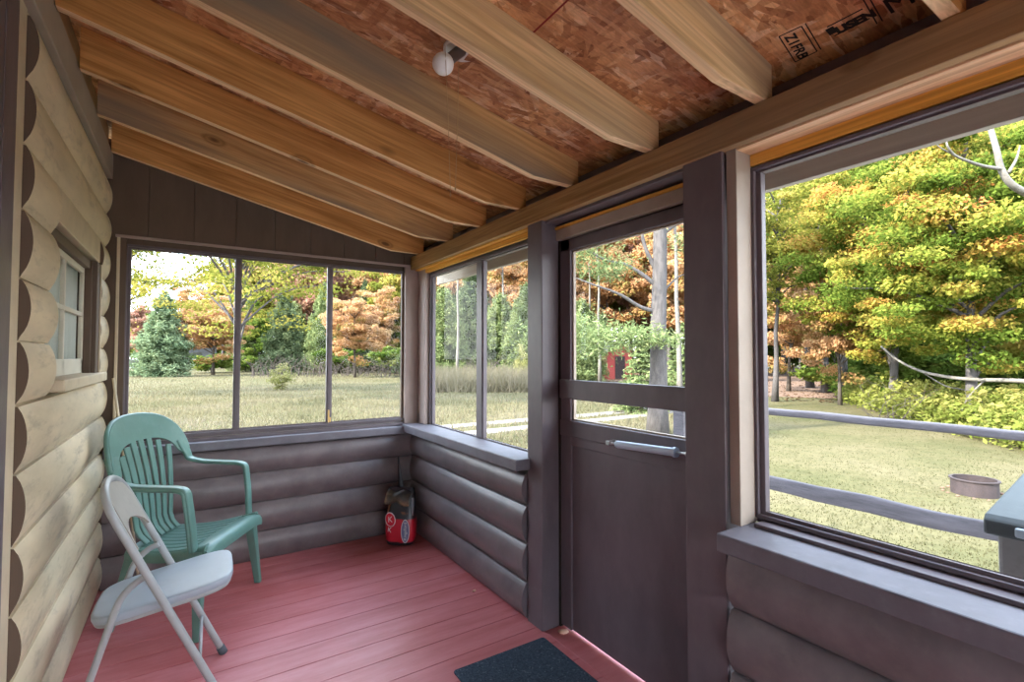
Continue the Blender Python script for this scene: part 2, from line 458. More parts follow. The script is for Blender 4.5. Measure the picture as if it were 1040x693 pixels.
# left wall: the cabin's own wall of cream half logs, with a small window
ZV = [-.0, .21, .42, .628, .837, 1.059, 1.271, 1.47, 1.667, 1.884, 2.091, 2.296, 2.506]
wl = MB(); WY0, WY1 = 2.50, 3.60; LY0 = 2.115
log_run(wl, ZV[:7], .031, XL, 1, 'y', LY0, YB-.005, seed=1)
log_run(wl, ZV[6:11], .031, XL, 1, 'y', LY0, WY0, seed=2)
log_run(wl, ZV[6:11], .031, XL, 1, 'y', WY1, YB-.005, seed=3)
log_run(wl, ZV[10:], .031, XL, 1, 'y', LY0, YB-.005, seed=4)
wall_left = struct(shade_sharp(wl.build('wall_left', ['cream', 'log_end']), 50), 'cream painted log siding of the cabin wall')
wb = MB()   # solid wall behind the siding, round the window opening
wb.box(XL-.16, XL-.06, YN, WY0-.1, -.05, 3.0); wb.box(XL-.16, XL-.06, WY1+.1, YB+.1, -.05, 3.0)
wb.box(XL-.16, XL-.06, WY0-.1, WY1+.1, -.05, 1.22); wb.box(XL-.16, XL-.06, WY0-.1, WY1+.1, 2.0, 3.0)
wb.box(XL-.06, XL-.002, YN, LY0-.01, -.05, 2.6)
struct(wb.build('wall_left_core', 'brown'))
t2 = MB(); t2.box(XL-.02, XL+.002, 2.03, LY0-.002, 0, 2.56)
struct(t2.build('trim_2', 'cream_trim', None, .003), 'narrow cream corner board where the log siding stops')
t3 = MB(); t3.box(XL-.02, XL+.003, 1.40, 2.028, 0, 2.56); t3.box(XL+.003, XL+.006, 1.9, 1.96, 0, 2.56)
struct(t3.build('trim_3', 'brown', None, .004), 'dark brown door casing beside the cream corner board')
t4 = MB(); t4.box(XL-.01, -.418, YN, YB-.02, 2.512, 2.665)
struct(t4.build('trim_4', 'greyboard', None, .004), 'flat grey board along the top of the log wall')

# cabin window in the log wall
w4 = empty('window_4', (XL, (WY0+WY1)/2, 1.33)); struct(w4, 'small four-pane window in the cream log wall')
def childmesh(mb, name, mats, root, **kw):
    o = mb.build(name, mats, None, **kw)
    root_loc = Vector(root.location)
    o.data.transform(Matrix.Translation(-root_loc)) if root.rotation_euler.z == 0 else o.data.transform((Matrix.Translation(root_loc) @ Matrix.Rotation(root.rotation_euler.z, 4, 'Z')).inverted())
    o.parent = root
    return o
b = MB(); b.box(XL-.05, XL+.014, WY0-.0, WY1+.02, 1.945, 2.080)
childmesh(b, 'header_board', 'cream_trim', w4, bev=.004)
b = MB(); b.box(XL-.1, XL+.052, WY0+.02, WY1+.06, 1.280, 1.328)
childmesh(b, 'window_sill', 'cream_trim', w4, bev=.006)
b = MB()
b.box(XL-.10, XL+.018, WY1-.10, WY1, 1.328, 1.935, 0); b.box(XL-.10, XL-.002, WY1-.13, WY1-.10, 1.328, 1.935, 0)
b.box(XL-.10, XL-.02, WY0, WY0+.02, 1.328, 1.935, 1); b.box(XL-.10, XL-.01, WY0, WY1-.1, 1.89, 1.935, 0)
b.box(XL+.018, XL+.026, WY1-.014, WY1+.004, 1.328, 1.935, 1)
childmesh(b, 'casing', ['gable', 'cream_trim'], w4, bev=.003)
b = MB(); sy0, sy1, sz0, sz1 = WY0+.02, WY1-.13, 1.33, 1.89; ym = (sy0+sy1)/2; zm = (sz0+sz1)/2+.03
for a in ((sy0, sy1, sz0, sz0+.075), (sy0, sy1, sz1-.03, sz1), (sy0, sy0+.03, sz0, sz1), (sy1-.03, sy1, sz0, sz1), (ym-.011, ym+.011, sz0, sz1), (sy0, sy1, zm-.011, zm+.011)):
    b.box(XL-.050, XL-.032, *a)
childmesh(b, 'sash', 'white_sash', w4, bev=.003)
MT['inner_dark'] = plain('window shade cloth', (.55, .58, .56), .8)
b = MB(); b.box(XL-.044, XL-.040, sy0+.02, sy1-.02, sz0+.03, sz1-.02)
childmesh(b, 'window_pane', 'glass', w4)
b = MB(); n = 44
g = [[(XL-.062+.008*math.sin(k*1.25), sy0+(sy1-sy0)*k/n, z) for z in (sz0, (sz0+sz1)/2, sz1)] for k in range(n+1)]
b.sheet(g, .003)
childmesh(b, 'curtain', 'inner_dark', w4)

# back wall: brown half logs under the window, dark gable boards over it
ZB = [0, .20, .405, .61, .79]
bw = MB(); log_run(bw, ZB, .038, 3.888, -1, 'x', XL+.02, 1.62, back=.05, cap=0, seed=7)
struct(shade_sharp(bw.build('wall_back', 'brown_log'), 50), 'brown log siding under the three-pane window')
gb = MB(); nb = 9; x0 = XL-.03; wbd = .245
for k in range(nb):
    a, c = x0+k*wbd, x0+(k+1)*wbd-.003
    if a > 1.66: break
    zt = lambda x: min(2.66, Y_OSB(x)-.005)
    gb.prism([(a, 2.165), (c, 2.165), (c, zt(c)), (a, zt(a))], 'y', YB, YB+.02)
gb.box(XL-.05, 1.66, YB+.03, YB+.06, 2.13, 2.2); gb.box(XL-.05, -.345, YB+.004, YB+.05, -.02, 2.17); gb.box(1.47, 1.68, YB+.03, YB+.06, -.02, 2.17); gb.prism([(XL-.05, 2.165), (1.7, 2.165), (1.7, 2.36), (XL-.05, 2.79)], 'y', YB+.021, YB+.05)
struct(gb.build('wall_gable', 'gable', None, .002), 'dark brown vertical boards of the gable end')

def window(name, label, axis, face, a0, a1, z0, z1, mull, depth, sill, out_dir, frame_w=.055, parts='brown', sillmat='sill', extra=None):
    """axis: the wall runs along it; face: inner plane; out_dir: sign of outwards"""
    def B(mb, p0, p1, a, c, lo, hi, mi=0):
        p0, p1 = face+out_dir*p0, face+out_dir*p1
        if axis == 'x': mb.box(a, c, p0, p1, lo, hi, mi)
        else: mb.box(p0, p1, a, c, lo, hi, mi)
    loc = ((a0+a1)/2, face, z0) if axis == 'x' else (face, (a0+a1)/2, z0)
    r = empty(name, loc); struct(r, label)
    m = MB()
    for lo, hi, c0, c1 in ((z0-.04, z0, a0-.05, a1+.05), (z1, z1+.045, a0-.05, a1+.05), (z0, z1, a0-.05, a0), (z0, z1, a1, a1+.05)):
        B(m, .034, .062, c0, c1, lo, hi)
    i = .012
    for lo, hi, c0, c1 in ((z0-.022, z0-.008, a0-.032, a1+.032), (z1+.008, z1+.022, a0-.032, a1+.032), (z0-.02, z1+.02, a0-.032, a0-.018), (z0-.02, z1+.02, a1+.018, a1+.032)):
        B(m, .020, .04, c0, c1, lo, hi)
    childmesh(m, 'window_frame', parts, r, bev=.003)
    cuts = [a0]+[q for p in mull for q in p]+[a1]
    for p in mull:
        m = MB(); B(m, .036, .066, p[0], p[1], z0, z1); B(m, .028, .036, p[0]+.008, p[1]-.008, z0, z1)
        childmesh(m, 'mullion', parts, r, bev=.003)
    for k in range(0, len(cuts), 2):
        m = MB(); B(m, .052, .056, cuts[k]-.004, cuts[k+1]+.004, z0-.004, z1+.004)
        childmesh(m, 'window_pane', 'glass', r)
    if sill:
        m = MB(); s0, s1, sz0, sz1, proj = sill
        B(m, -proj, .03, s0, s1, sz0, sz1)
        childmesh(m, 'window_sill', sillmat, r, bev=.006)
    return r, B

w1, B1 = window('window_1', 'three-pane window in the end wall looking over the dry field', 'x', YB, -.322, 1.482, .915, 2.105, [(.255, .297), (.876, .917)], .09, (-.43, 1.56, .793, .851, .065), 1)
m = MB(); m.box(-.40, 1.56, YB-.012, YB+.004, 2.160, 2.178); childmesh(m, 'head_moulding', 'mauve_post', w1, bev=.003)
m = MB(); m.box(-.392, -.376, YB-.008, YB+.02, .851, 2.165); childmesh(m, 'side_moulding', 'cream_trim', w1, bev=.003)
m = MB(); m.box(.886, .896, YB+.012, YB+.024, .915, 1.01); m.box(.886, .906, YB+.006, YB+.016, .918, .955); childmesh(m, 'latch', 'brass', w1, bev=.002)
m = MB(); m.box(-.36, 1.50, YB+.005, YB+.03, .851, .876); childmesh(m, 'stool_rail', 'brown', w1, bev=.003)

# right wall (the outer wall of the porch): logs, posts, windows, door
rw = MB()
log_run(rw, ZB, .040, 1.556, -1, 'y', 2.225, YB-.02, back=.08, cap=1, seed=11)
struct(shade_sharp(rw.build('wall_right_far', ['brown_log', 'brown']), 50), 'brown log siding under the two-pane window')
rw = MB()
log_run(rw, [-.05, .155, .365, .575, .785], .040, 1.556, -1, 'y', YN, 1.012, back=.08, cap=1, seed=13)
struct(shade_sharp(rw.build('wall_right_near', ['brown_log', 'brown']), 50), 'brown log siding under the big single-pane window')
w2, B2 = window('window_2', 'two-pane window between the corner and the grey door post', 'y', 1.612, 2.27, 3.70, .872, 2.065, [(2.878, 2.968)], .09, (2.19, 3.875, .806, .868, .155), 1)
w3, B3 = window('window_3', 'big single-pane window over the deck railing', 'y', 1.630, -.42, .955, .884, 2.065, [], .09, (-.5, .998, .785, .845, .185), 1)
m = MB(); m.box(1.565, 1.67, .985, 1.024, .845, 2.14); childmesh(m, 'jamb_board', 'tan_post', w3, bev=.003)
m = MB(); m.box(1.60, 1.66, -.5, .96, .845, .858); childmesh(m, 'stop_rail', 'brown', w3, bev=.002)
# corner post
p = MB(); p.box(1.488, 1.60, YB-.006, YB+.06, .851, 2.17); p.box(1.598, 1.68, 3.745, YB+.05, .868, 2.14)
struct(p.build('post_corner', 'mauve_post', None, .003), 'mauve grey corner post between the two far windows')
# door posts
p = MB(); p.box(XR, 1.70, 2.08, 2.212, -.02, 2.14)
struct(p.build('post_hinge', ['brown'], None, .004), 'dark post on the hinge side of the screen door')
p = MB(); p.box(XR, 1.563, 1.027, 1.19, -.02, 2.14); p.box(1.563, 1.70, 1.045, 1.17, -.02, 2.14)
struct(p.build('post_latch', 'brown', None, .003), 'wide dark post between the screen door and the big window')
# near part of the wall, behind the viewpoint
p = MB(); p.box(XR, 1.70, -.62, -.5, 0, 2.14); p.box(XR, 1.70, YN, YN+.12, 0, 2.14)
struct(p.build('post_near', 'brown', None, .003), 'dark post beyond the big window')

# header beam and boards over the windows
p = MB(); p.box(1.53, 1.568, YN, YB+.0, 2.138, 2.243)
struct(p.build('header_beam', 'pine_beam', None, .003), 'long greyed pine header beam carrying the rafter tails')
p = MB(); p.box(1.568, 1.665, YN, 1.03, 2.132, 2.235)
struct(p.build('header_plate_near', 'pine_pink', None, .003), 'pale pink pine plate behind the header over the big window')
p = MB(); p.box(1.568, 1.64, 2.10, YB-.02, 2.130, 2.235)
struct(p.build('header_plate_far', 'pine_yellow', None, .003), 'yellow pine plate behind the header over the two-pane window')
p = MB(); p.box(1.650, 1.675, -1.5, 1.0, 2.092, 2.140)
struct(p.build('trim_5', 'pine_yellow', None, .003), 'yellow pine strip over the big window')
p = MB(); p.box(1.60, 1.625, 2.20, 3.88, 2.098, 2.132)
struct(p.build('trim_6', 'pine_yellow', None, .003), 'yellow pine strip over the two-pane window')
p = MB(); p.box(1.568, 1.70, 1.17, 2.10, 2.125, 2.235); 
struct(p.build('header_plate_door', 'brown', None, .003), 'dark brown soffit board over the screen door')
p = MB(); p.box(1.665, 1.76, YN, YB+.1, 2.11, 2.345)
struct(p.build('wall_right_top', 'brown'), 'dark boards above the windows')

# ---- screen door
d1 = empty('door_1', (1.68, 2.06, 0)); struct(d1, 'brown screen door with a window over a solid panel')
DY0, DY1 = 1.13, 2.068
m = MB()
m.box(1.660, 1.700, DY1-.082, DY1, .012, 2.035); m.box(1.660, 1.700, DY0, DY0+.085, .012, 2.035)
m.box(1.660, 1.700, DY0, DY1, 1.975, 2.035); m.box(1.655, 1.70, DY0, DY1, 1.002, 1.086)
childmesh(m, 'door_frame', 'door', d1, bev=.004)
m = MB(); m.box(1.672, 1.695, DY0+.02, DY1-.02, .012, 1.0)
childmesh(m, 'door_panel', 'door', d1, bev=.003)
m = MB(); m.box(1.664, 1.68, DY0+.06, DY1-.06, .955, 1.003)
childmesh(m, 'panel_rail', 'door', d1, bev=.003)
m = MB(); m.box(1.632, 1.660, DY0, DY1-.025, 1.200, 1.298)
childmesh(m, 'push_bar', 'brown', d1, bev=.004)
m = MB(); m.box(1.680, 1.684, DY0+.08, DY1-.078, 1.08, 1.98)
childmesh(m, 'door_pane', 'glass', d1)
m = MB()
for a in ((DY1-.094, DY1-.082, 1.086, 1.975), (DY0+.08, DY0+.09, 1.086, 1.975), (DY0+.08, DY1-.08, 1.965, 1.975), (DY0+.08, DY1-.08, 1.086, 1.094)): m.box(1.672, 1.69, *a)
childmesh(m, 'pane_bead', 'tan_post', d1, bev=.002)
p = MB(); p.box(1.640, 1.70, 1.15, 2.085, 2.042, 2.098)
struct(p.build('trim_7', 'tan_post', None, .003), 'tan stop board over the screen door')
p = MB(); p.box(1.632, 1.66, 1.16, 2.085, 2.098, 2.112)
struct(p.build('trim_8', 'pine_yellow', None, .002), 'thin yellow pine strip over the screen door')
p = MB(); p.box(1.655, 1.70, 2.066, 2.082, 0, 2.04)
struct(p.build('trim_9', 'dark', None, .002), 'dark door stop on the hinge post')
# door closer: a thing screwed to the door
cl = empty('door_closer', (1.615, 1.45, 1.03)); tag(cl, 'pale blue pneumatic closer tube lying across the screen door under its window', 'door closer')
a, b = Vector((1.615, 1.615, 1.024)), Vector((1.615, 1.285, 1.040)); dv = (b-a).normalized()
m = MB(); m.tube([a, a+dv*.01, a+dv*.012, b-dv*.015, b-dv*.013, b], [.013, .017, .017, .017, .020, .020], 16); childmesh(m, 'cylinder_tube', 'tube', cl, auto=R(40))
m = MB(); m.tube([b, b+dv*.09], .005, 8); m.tube([b+dv*.045, b+dv*.06], .010, 8); childmesh(m, 'piston_rod', 'metal', cl)
m = MB(); m.tube([a-dv*.055, a], .005, 8); m.box(1.603, 1.662, a.y+.035, a.y+.055, 1.014, 1.032); childmesh(m, 'door_bracket', 'metal', cl)
m = MB(); e = b+dv*.085; m.box(1.60, 1.66, e.y-.008, e.y+.008, e.z-.006, e.z+.006); m.box(1.655, 1.662, e.y-.02, e.y+.012, e.z-.02, e.z+.02); childmesh(m, 'jamb_bracket', 'metal', cl)

# ---- ceiling: strand board sheathing and rafters
c = MB(); x0, x1 = -.60, 2.02
c.prism([(x0, Y_OSB(x0)), (x1, Y_OSB(x1)), (x1, Y_OSB(x1)+.016), (x0, Y_OSB(x0)+.016)], 'y', -1.88, 4.40)
ceiling = struct(c.build('ceiling', 'osb'))
RY = [3.742, 3.205, 2.735, 2.288, 1.838, 1.345, .880, .400, -.075, -.55, -1.03, -1.5]
RM = ['pine', 'pine_grey', 'pine', 'pine', 'pine_grey', 'pine_pale', 'pine_pale', 'pine', 'pine', 'pine', 'pine', 'pine']
RL = ['honey pine rafter tight against the dark gable boards',
      'grey-stained pine rafter, second from the gable wall',
      'honey pine rafter, third from the gable wall',
      'honey pine rafter, fourth from the gable wall, with pull strings hanging before it',
      'blue-grey stained pine rafter, fifth from the gable wall, on the far side of the bulb',
      'pale pine rafter that half hides the lamp holder on the ceiling',
      'pale pine rafter between the lamp bay and the bay with the printed stamps',
      'orange pine rafter tail just past the printed stamps at the picture edge',
      'pine rafter over the viewpoint', 'pine rafter behind the viewpoint', 'pine rafter near the near end wall', 'pine rafter tight against the near end wall']
for i, (yy, mm, ll) in enumerate(zip(RY[:8], RM, RL)):
    zb = lambda x: 2.64-.227*(x+.42)
    m = MB()
    tail = [(1.31, zb(1.31)), (1.53, 2.2452), (1.98, 2.2452-.06)]
    poly = [(-.413, zb(-.413)), (1.31, zb(1.31)), (1.53, 2.2455), (1.575, 2.2455), (1.575, Y_OSB(1.575)-.001), (-.413, Y_OSB(-.413)-.001)]
    m.prism(poly, 'y', -.019, .019)
    m.m[0] = m.m[1] = 1
    o = m.build('ceiling_rafter', [mm, 'pine_edge'], None, .0025)
    o.location = (0, yy, 0)
    tag(o, ll, 'rafter', 'ceiling rafters')
p = MB(); p.box(XL-.05, -.445, YN, YB, 2.66, Y_OSB(-.44)-.002)
struct(p.build('wall_left_top', 'pine_beam'), 'rough boards behind the rafter ends')
# roof, eave boards; cabin's own roof and body, unseen, added to block the sun
p = MB(); p.prism([(-4.2, 4.35), (-.6, Y_OSB(-.6)+.02), (2.06, Y_OSB(2.06)+.02), (2.06, Y_OSB(2.06)+.05), (-.6, Y_OSB(-.6)+.06), (-4.2, 4.42)], 'y', -1.9, 4.42)
struct(p.build('roof', 'dark'))
p = MB(); p.box(2.0, 2.035, -1.88, 4.40, 2.112, 2.262)
struct(p.build('roof_fascia', 'fascia', None, .003), 'grey brown eave board seen through the tops of the outer windows')
p = MB(); p.box(-8, XL-.2, -1.65, 4.5, GZ, 2.6)
struct(p.build('wall_cabin', 'cream_trim'))
# near end of the porch, behind the viewpoint: unseen, opening shaped to steer the light
p = MB(); p.box(XL, XR, YN-.06, YN, 1.20, 2.7); p.box(XL, XL+.08, YN-.06, YN, 0, 2.3); p.box(1.46, XR, YN-.06, YN, 0, 2.3)
struct(p.build('wall_near', 'brown'))

p = MB(); p.box(-1.2, 3.9, -6.5, YN-.06, GZ, -.06)  # invented slab, pale so it bounces daylight up to the ceiling
MT['slab'] = paint('pale concrete', (.55, .53, .49), .85, .08, None, 0, 4)
struct(p.build('bounce_slab', 'slab'), 'unseen pale slab added behind the viewpoint to bounce daylight')
# stamps printed on the sheathing
def as_mesh(o, mw, parent):
    bpy.context.view_layer.update()
    me = bpy.data.meshes.new_from_object(o.evaluated_get(bpy.context.evaluated_depsgraph_get())); nm = o.name
    bpy.data.objects.remove(o); r = bpy.data.objects.new(nm.split('.')[0], me); COL.objects.link(r)
    r.matrix_world = mw; r.parent = parent; return r
def osb_text(txt, loc, base, upv, size, name='stamp', bold=.0008):
    cu = bpy.data.curves.new(name, 'FONT'); cu.body = txt; cu.size = size; cu.extrude = .0004; cu.offset = bold
    cu.materials.append(MT['black_ink'])
    o = bpy.data.objects.new(name, cu); COL.objects.link(o)
    X = Vector(base).normalized(); Z = X.cross(Vector(upv)).normalized(); Y_ = Z.cross(X)
    mm = Matrix((X, Y_, Z)).transposed().to_4x4(); mm.translation = Vector(loc)
    return as_mesh(o, mm, ceiling)
def on_osb(x, y, d=.0012): x, y = x*1.0272, y*1.0272; return Vector((x, y, Y_OSB(x)-d))
sx = Vector((1, 0, -.227)).normalized()
osb_text('Z1FRB', on_osb(1.455, .758), sx+Vector((0, .11, 0)), (0, -1, 0), .042)
osb_text('USEN', on_osb(1.541, .650), Vector((0, -1, 0)), -sx, .040, bold=.0024)
osb_text('MB', on_osb(1.560, .535), Vector((0, -1, 0)), -sx, .085, bold=0)
m = MB()
def ink(a, b_, w=.0016):
    a, b_ = Vector(a), Vector(b_); dd = (b_-a).normalized(); nn = Vector((.227, 0, 1)).normalized(); s_ = dd.cross(nn)*w
    m.add([a-s_, a+s_, b_+s_, b_-s_, a-s_-nn*.0006, a+s_-nn*.0006, b_+s_-nn*.0006, b_-s_-nn*.0006], [(0, 1, 2, 3), (7, 6, 5, 4), (0, 4, 5, 1), (1, 5, 6, 2), (2, 6, 7, 3), (3, 7, 4, 0)])
A, B_, C_, D_ = [on_osb(*q, .0006) for q in ((1.444, .767), (1.450, .706), (1.566, .719), (1.566, .783))]
for q in ((A, B_), (B_, C_), (C_, D_), (D_, A), (on_osb(1.447, .694, .0006), on_osb(1.566, .708, .0006)), (on_osb(1.44, .557, .0006), on_osb(1.572, .566, .0006)), (on_osb(1.44, .545, .0006), on_osb(1.572, .553, .0006))): ink(*q)
ink(on_osb(1.518, .668, .0006), on_osb(1.518, .648, .0006), .014)
ink(on_osb(1.541, .66, .0006), on_osb(1.541, .572, .0006), .002); ink(on_osb(1.498, .66, .0006), on_osb(1.498, .572, .0006), .002)
o = m.build('stamp_frame', 'black_ink'); o.parent = ceiling
MT['red_line'] = plain('red chalk', (.22, .02, .015), .8)
m = MB(); ink(on_osb(.927, 1.325, .0006), on_osb(.927, .90, .0006), .0032); o = m.build('chalk_line', 'red_line'); o.parent = ceiling

# ================================================================== THINGS ON THE PORCH
# ---- ceiling lamp
def px_at(x, y, Y):
    d = r2*((x-520)/FPX)-u2*((y-346.5)/FPX)+fw; k = Y/d.y; return Vector((d.x*k, Y, H+d.z*k))
rim_c = px_at(470, 50, 1.58); bulb_c = px_at(450, 65, 1.535)
lf = empty('ceiling_lamp', rim_c); tag(lf, 'bare white bulb on a round metal ceiling lamp holder half hidden by a rafter', 'lamp')
def lampart(prof, name, mat, mw=None, n=28):
    m = MB(); m.lathe(prof, n); o = m.build(name, mat, None, auto=R(45))
    if mw: o.data.transform(mw)
    o.parent = lf; return o
zt = Y_OSB(rim_c.x)-rim_c.z-.004
lampart([(.001, zt), (.058, zt), (.062, .012), (.062, .004), (.001, .004)], 'junction_box', 'zinc')
lampart([(.001, .005), (.066, .005), (.071, .002), (.071, -.006), (.064, -.009), (.058, -.004), (.001, -.003)], 'porcelain_rim', 'porcelain')
ax = (bulb_c-rim_c); dist = ax.length; axn = ax.normalized()
q = Vector((0, 0, 1)).rotation_difference(axn).to_matrix().to_4x4()
lampart([(.001, .012), (.021, .014), (.019, dist-.030), (.001, dist-.030)], 'socket', 'dark_metal', q)
bp = [(.0008, dist-.044), (.012, dist-.042), (.017, dist-.033)]
for k in range(1, 13):
    a = PI*k/12; bp.append((.0365*math.sin(a)+.0006, dist-.0365*math.cos(a)))
lampart(bp, 'bulb', 'bulb', q)
for (x0_, y0_, x1_, y1_) in ((452, 46, 457.5, 197), (466, 60, 462.5, 191)):
    a_, c_ = px_at(x0_, y0_, 1.50)-rim_c, px_at(x1_, y1_, 1.50)-rim_c
    ps = MB(); ps.tube([a_, a_.lerp(c_, .5)+Vector((.0015, 0, 0)), c_], .0010, 6); ps.lathe([(.0005, -.010), (.003, -.006), (.003, 0), (.0005, .003)], 8, c=c_)
    ps.build('pull_string', 'string', lf)

# ---- green plastic armchair
MT['green'] = paint('sun-faded green plastic', (.105, .215, .185), .38, .12, (.19, .30, .27), .3, 5, spec=.45)
gc = empty('plastic_armchair', (.218, 3.227, 0), math.atan2(-.505, .863)); tag(gc, 'green plastic garden armchair with a slatted arched back in the corner by the log wall', 'chair')
def gpart(mb, name, **kw):
    o = mb.build(name, 'green', gc, **kw); return o
# local frame: x forward, y to the chair's far side, z up
def back_u(z):      # the back leans: x of the back's plane at height z
    t = (z-.40)/(1.08-.40); return -.43-.015*t-.115*t*t
# backrest: arched band and fan of slats
outer = [(-.306, .822), (-.318, .850), (-.312, .90), (-.290, .965), (-.248, 1.02), (-.186, 1.058), (-.10, 1.078), (0, 1.084)]
outer = outer+[(-a, z) for a, z in outer[-2::-1]]
inner = [(-.276, .818), (-.252, .838), (-.238, .862), (-.220, .890), (-.19, .914), (-.14, .934), (-.075, .944), (0, .947)]
inner = inner+[(-a, z) for a, z in inner[-2::-1]]
bend = lambda y_: .05*(abs(y_)/.3)**2
O2 = catmull([(0, a, z) for a, z in outer], 4); I2 = catmull([(0, a, z) for a, z in inner], 4)
bk = MB(); grid = []
for o_, i_ in zip(O2, I2):
    row = []
    for k in range(6):
        t = k/5; yv = i_.y+(o_.y-i_.y)*t; zv = i_.z+(o_.z-i_.z)*t
        row.append((back_u(zv)+bend(yv), yv, zv))
    grid.append(row)
bk.sheet(grid, .012)
rim = [Vector((back_u(o_.z)+bend(o_.y)-.008, o_.y, o_.z)) for o_ in O2]
bk.tube(rim, .012, 8)
ns = 7
for k in range(ns):
    f = (k-(ns-1)/2)/((ns-1)/2)
    yt, yb = f*.190, f*.130; zt = .955-.065*f*f
    pts = []
    for j in range(13):
        t = j/12; z = zt+(.418-zt)*t; yv = yt+(yb-yt)*t
        pts.append((back_u(z)+bend(yv)*(1-.6*t)+(0 if t < .82 else .05*((t-.82)/.18)**2), yv, z))
    bk.sweep(pts, lambda i, k=k: rrect(.040-.009*i/12, .012, .004), (1, 0, .15))
gpart(bk, 'backrest', auto=R(50))
# seat: slats between a broad rolled front lip and a rear band
def seat_z(u):
    t = (u+.46)/.49; return .408+.050*t-.028*math.sin(PI*min(1, max(0, t)))
hw = lambda u: .205+.087*min(1, max(0, (u+.44)/.47))**.8
se = MB(); nsl = 9
us = [-.405+(.34)*i/12 for i in range(13)]
for k in range(nsl):
    f = (k-(nsl-1)/2)/((nsl-1)/2)
    se.sweep([(u, f*(hw(u)-.040), seat_z(u)) for u in us], lambda i: rrect(.046, .013, .005), (0, 0, 1))
def plate(us_, n=24, th=.012, zf=None):
    g = []
    for u, dz in us_:
        g.append([(u, -hw(min(u, .03))+2*hw(min(u, .03))*j/n, seat_z(min(u, .02))+dz-.018*(abs(2*j/n-1))**6) for j in range(n+1)])
    se.sheet(g, th)
lip = [(-.075, -.001), (-.05, .001), (-.025, .001), (0, -.004), (.016, -.013), (.026, -.028), (.029, -.048), (.027, -.068)]
plate(lip); plate([(-.44, .004), (-.42, 0), (-.395, -.001)])
for s in (-1, 1):
    for w0, w1, dz0, dz1 in ((.036, 0, 0, -.010),):
        g = [[(u, s*(hw(u)-.036+.036*j/3), seat_z(u)-.014*(j/3)**3) for j in range(4)]+[(u, s*hw(u), seat_z(u)-.045)] for u in [-.44+.45*i/14 for i in range(15)]]
        se.sheet(g, .010)
gpart(se, 'seat', auto=R(50))
for s in (-1, 1):
    # armrest: grows out of the back's edge, runs forward, turns down to the seat
    pts = catmull([(back_u(.91)+bend(.28)-.004, s*.278, .905), (back_u(.86)+bend(.29)-.002, s*.286, .862), (back_u(.82)+bend(.30)+.002, s*.294, .820), (-.415, s*.302, .782), (-.35, s*.307, .763), (-.29, s*.308, .757), (-.20, s*.307, .753), (-.118, s*.304, .748), (-.080, s*.302, .730), (-.069, s*.300, .68), (-.055, s*.296, .57), (-.045, s*.288, .43)], 6)
    npt = len(pts); ar = MB()
    def pf(i, npt=npt):
        t = i/(npt-1); w = .074-.024*min(1, t*3.0); return rrect(w, .022, .008)
    tang = lambda i: (pts[min(npt-1, i+1)]-pts[max(0, i-1)]).normalized()
    upf = lambda i: Vector((0, 1, 0)).cross(tang(i))
    ar.sweep(pts, pf, upf)
    rib = [p_+Vector((0, s*(.030-.007*min(1, i/(npt-1)*2.5)), 0))-upf(i).normalized()*(-.008) for i, p_ in enumerate(pts)]
    ar.tube(rib, .009, 8)
    gpart(ar, 'armrest', auto=R(50))
for s in (-1, 1):
    m = MB()   # front leg: tapered angle section
    for z0, z1 in ((0, .42),):
        f = lambda z: (.0-.030*z/.42, s*(.325-.055*z/.42), z)
        a_, c_ = Vector(f(0)), Vector(f(.42))
        m.sweep([a_, a_*.5+c_*.5, c_], lambda i: rrect(.030+.010*i, .036+.010*i, .006), (1, 0, 0))
    gpart(m, 'leg', auto=R(50))
    m = MB(); a_, c_ = Vector((-.50, s*.225, 0)), Vector((-.405, s*.188, .402))
    m.sweep([a_, a_*.5+c_*.5, c_], lambda i: rrect(.030+.008*i, .036+.008*i, .006), (1, 0, 0))
    gpart(m, 'leg', auto=R(50))

# ---- grey steel folding chair
MT['steel_grey'] = paint('grey enamelled steel', (.34, .355, .36), .38, .06, (.24, .24, .23), .3, 9, spec=.5)
MT['beige_panel'] = paint('warm grey enamelled panel', (.37, .345, .305), .4, .06, (.24, .22, .20), .25, 9, spec=.5)
MT['vinyl'] = paint('pale blue grey vinyl', (.33, .375, .43), .42, .05, None, 0, 6, spec=.5)
fc = empty('folding_chair', (.153, 2.56, 0), R(-2)); tag(fc, 'pale grey steel folding chair standing in front of the green armchair', 'chair')
def fpart(mb, name, mat, **kw): return mb.build(name, mat, fc, **kw)
KT = .462; w = .21; tr = .0145
side = lambda s, z: Vector((-KT*z, s*(w-.004 if z < .6 else w-.004-.03*(z-.6)), z))
top = [side(-1, .02), side(-1, .3), side(-1, .6), side(-1, .80)]
arc = []
for k in range(1, 10):
    a = PI*k/10; zz = .80+.115*math.sin(a)**.8; arc.append(Vector((-KT*zz, -(w-.012)*math.cos(a)*(1-.0), zz)))
path = top+arc+[side(1, .80), side(1, .6), side(1, .3), side(1, .02)]
m = MB(); m.tube(catmull(path, 4), tr, 12); fpart(m, 'back_frame', 'steel_grey')
# back panel
m = MB(); g = []
nj = 16
for j in range(nj+1):
    yv = -(w-.028)+(2*(w-.028))*j/nj; f = yv/(w-.028)
    zt = .80+.112*math.sqrt(max(0, 1-f*f*.995))**.8; zlow = .675+.075*math.cos(f*PI/2)**.6 if abs(f) < 1 else .675
    row = []
    for i in range(6):
        z = zlow+(zt-zlow)*i/5; row.append((-KT*z+.010-.018*(1-f*f), yv, z))
    g.append(row)
m.sheet(g, .010); fpart(m, 'backrest', 'beige_panel', auto=R(60))
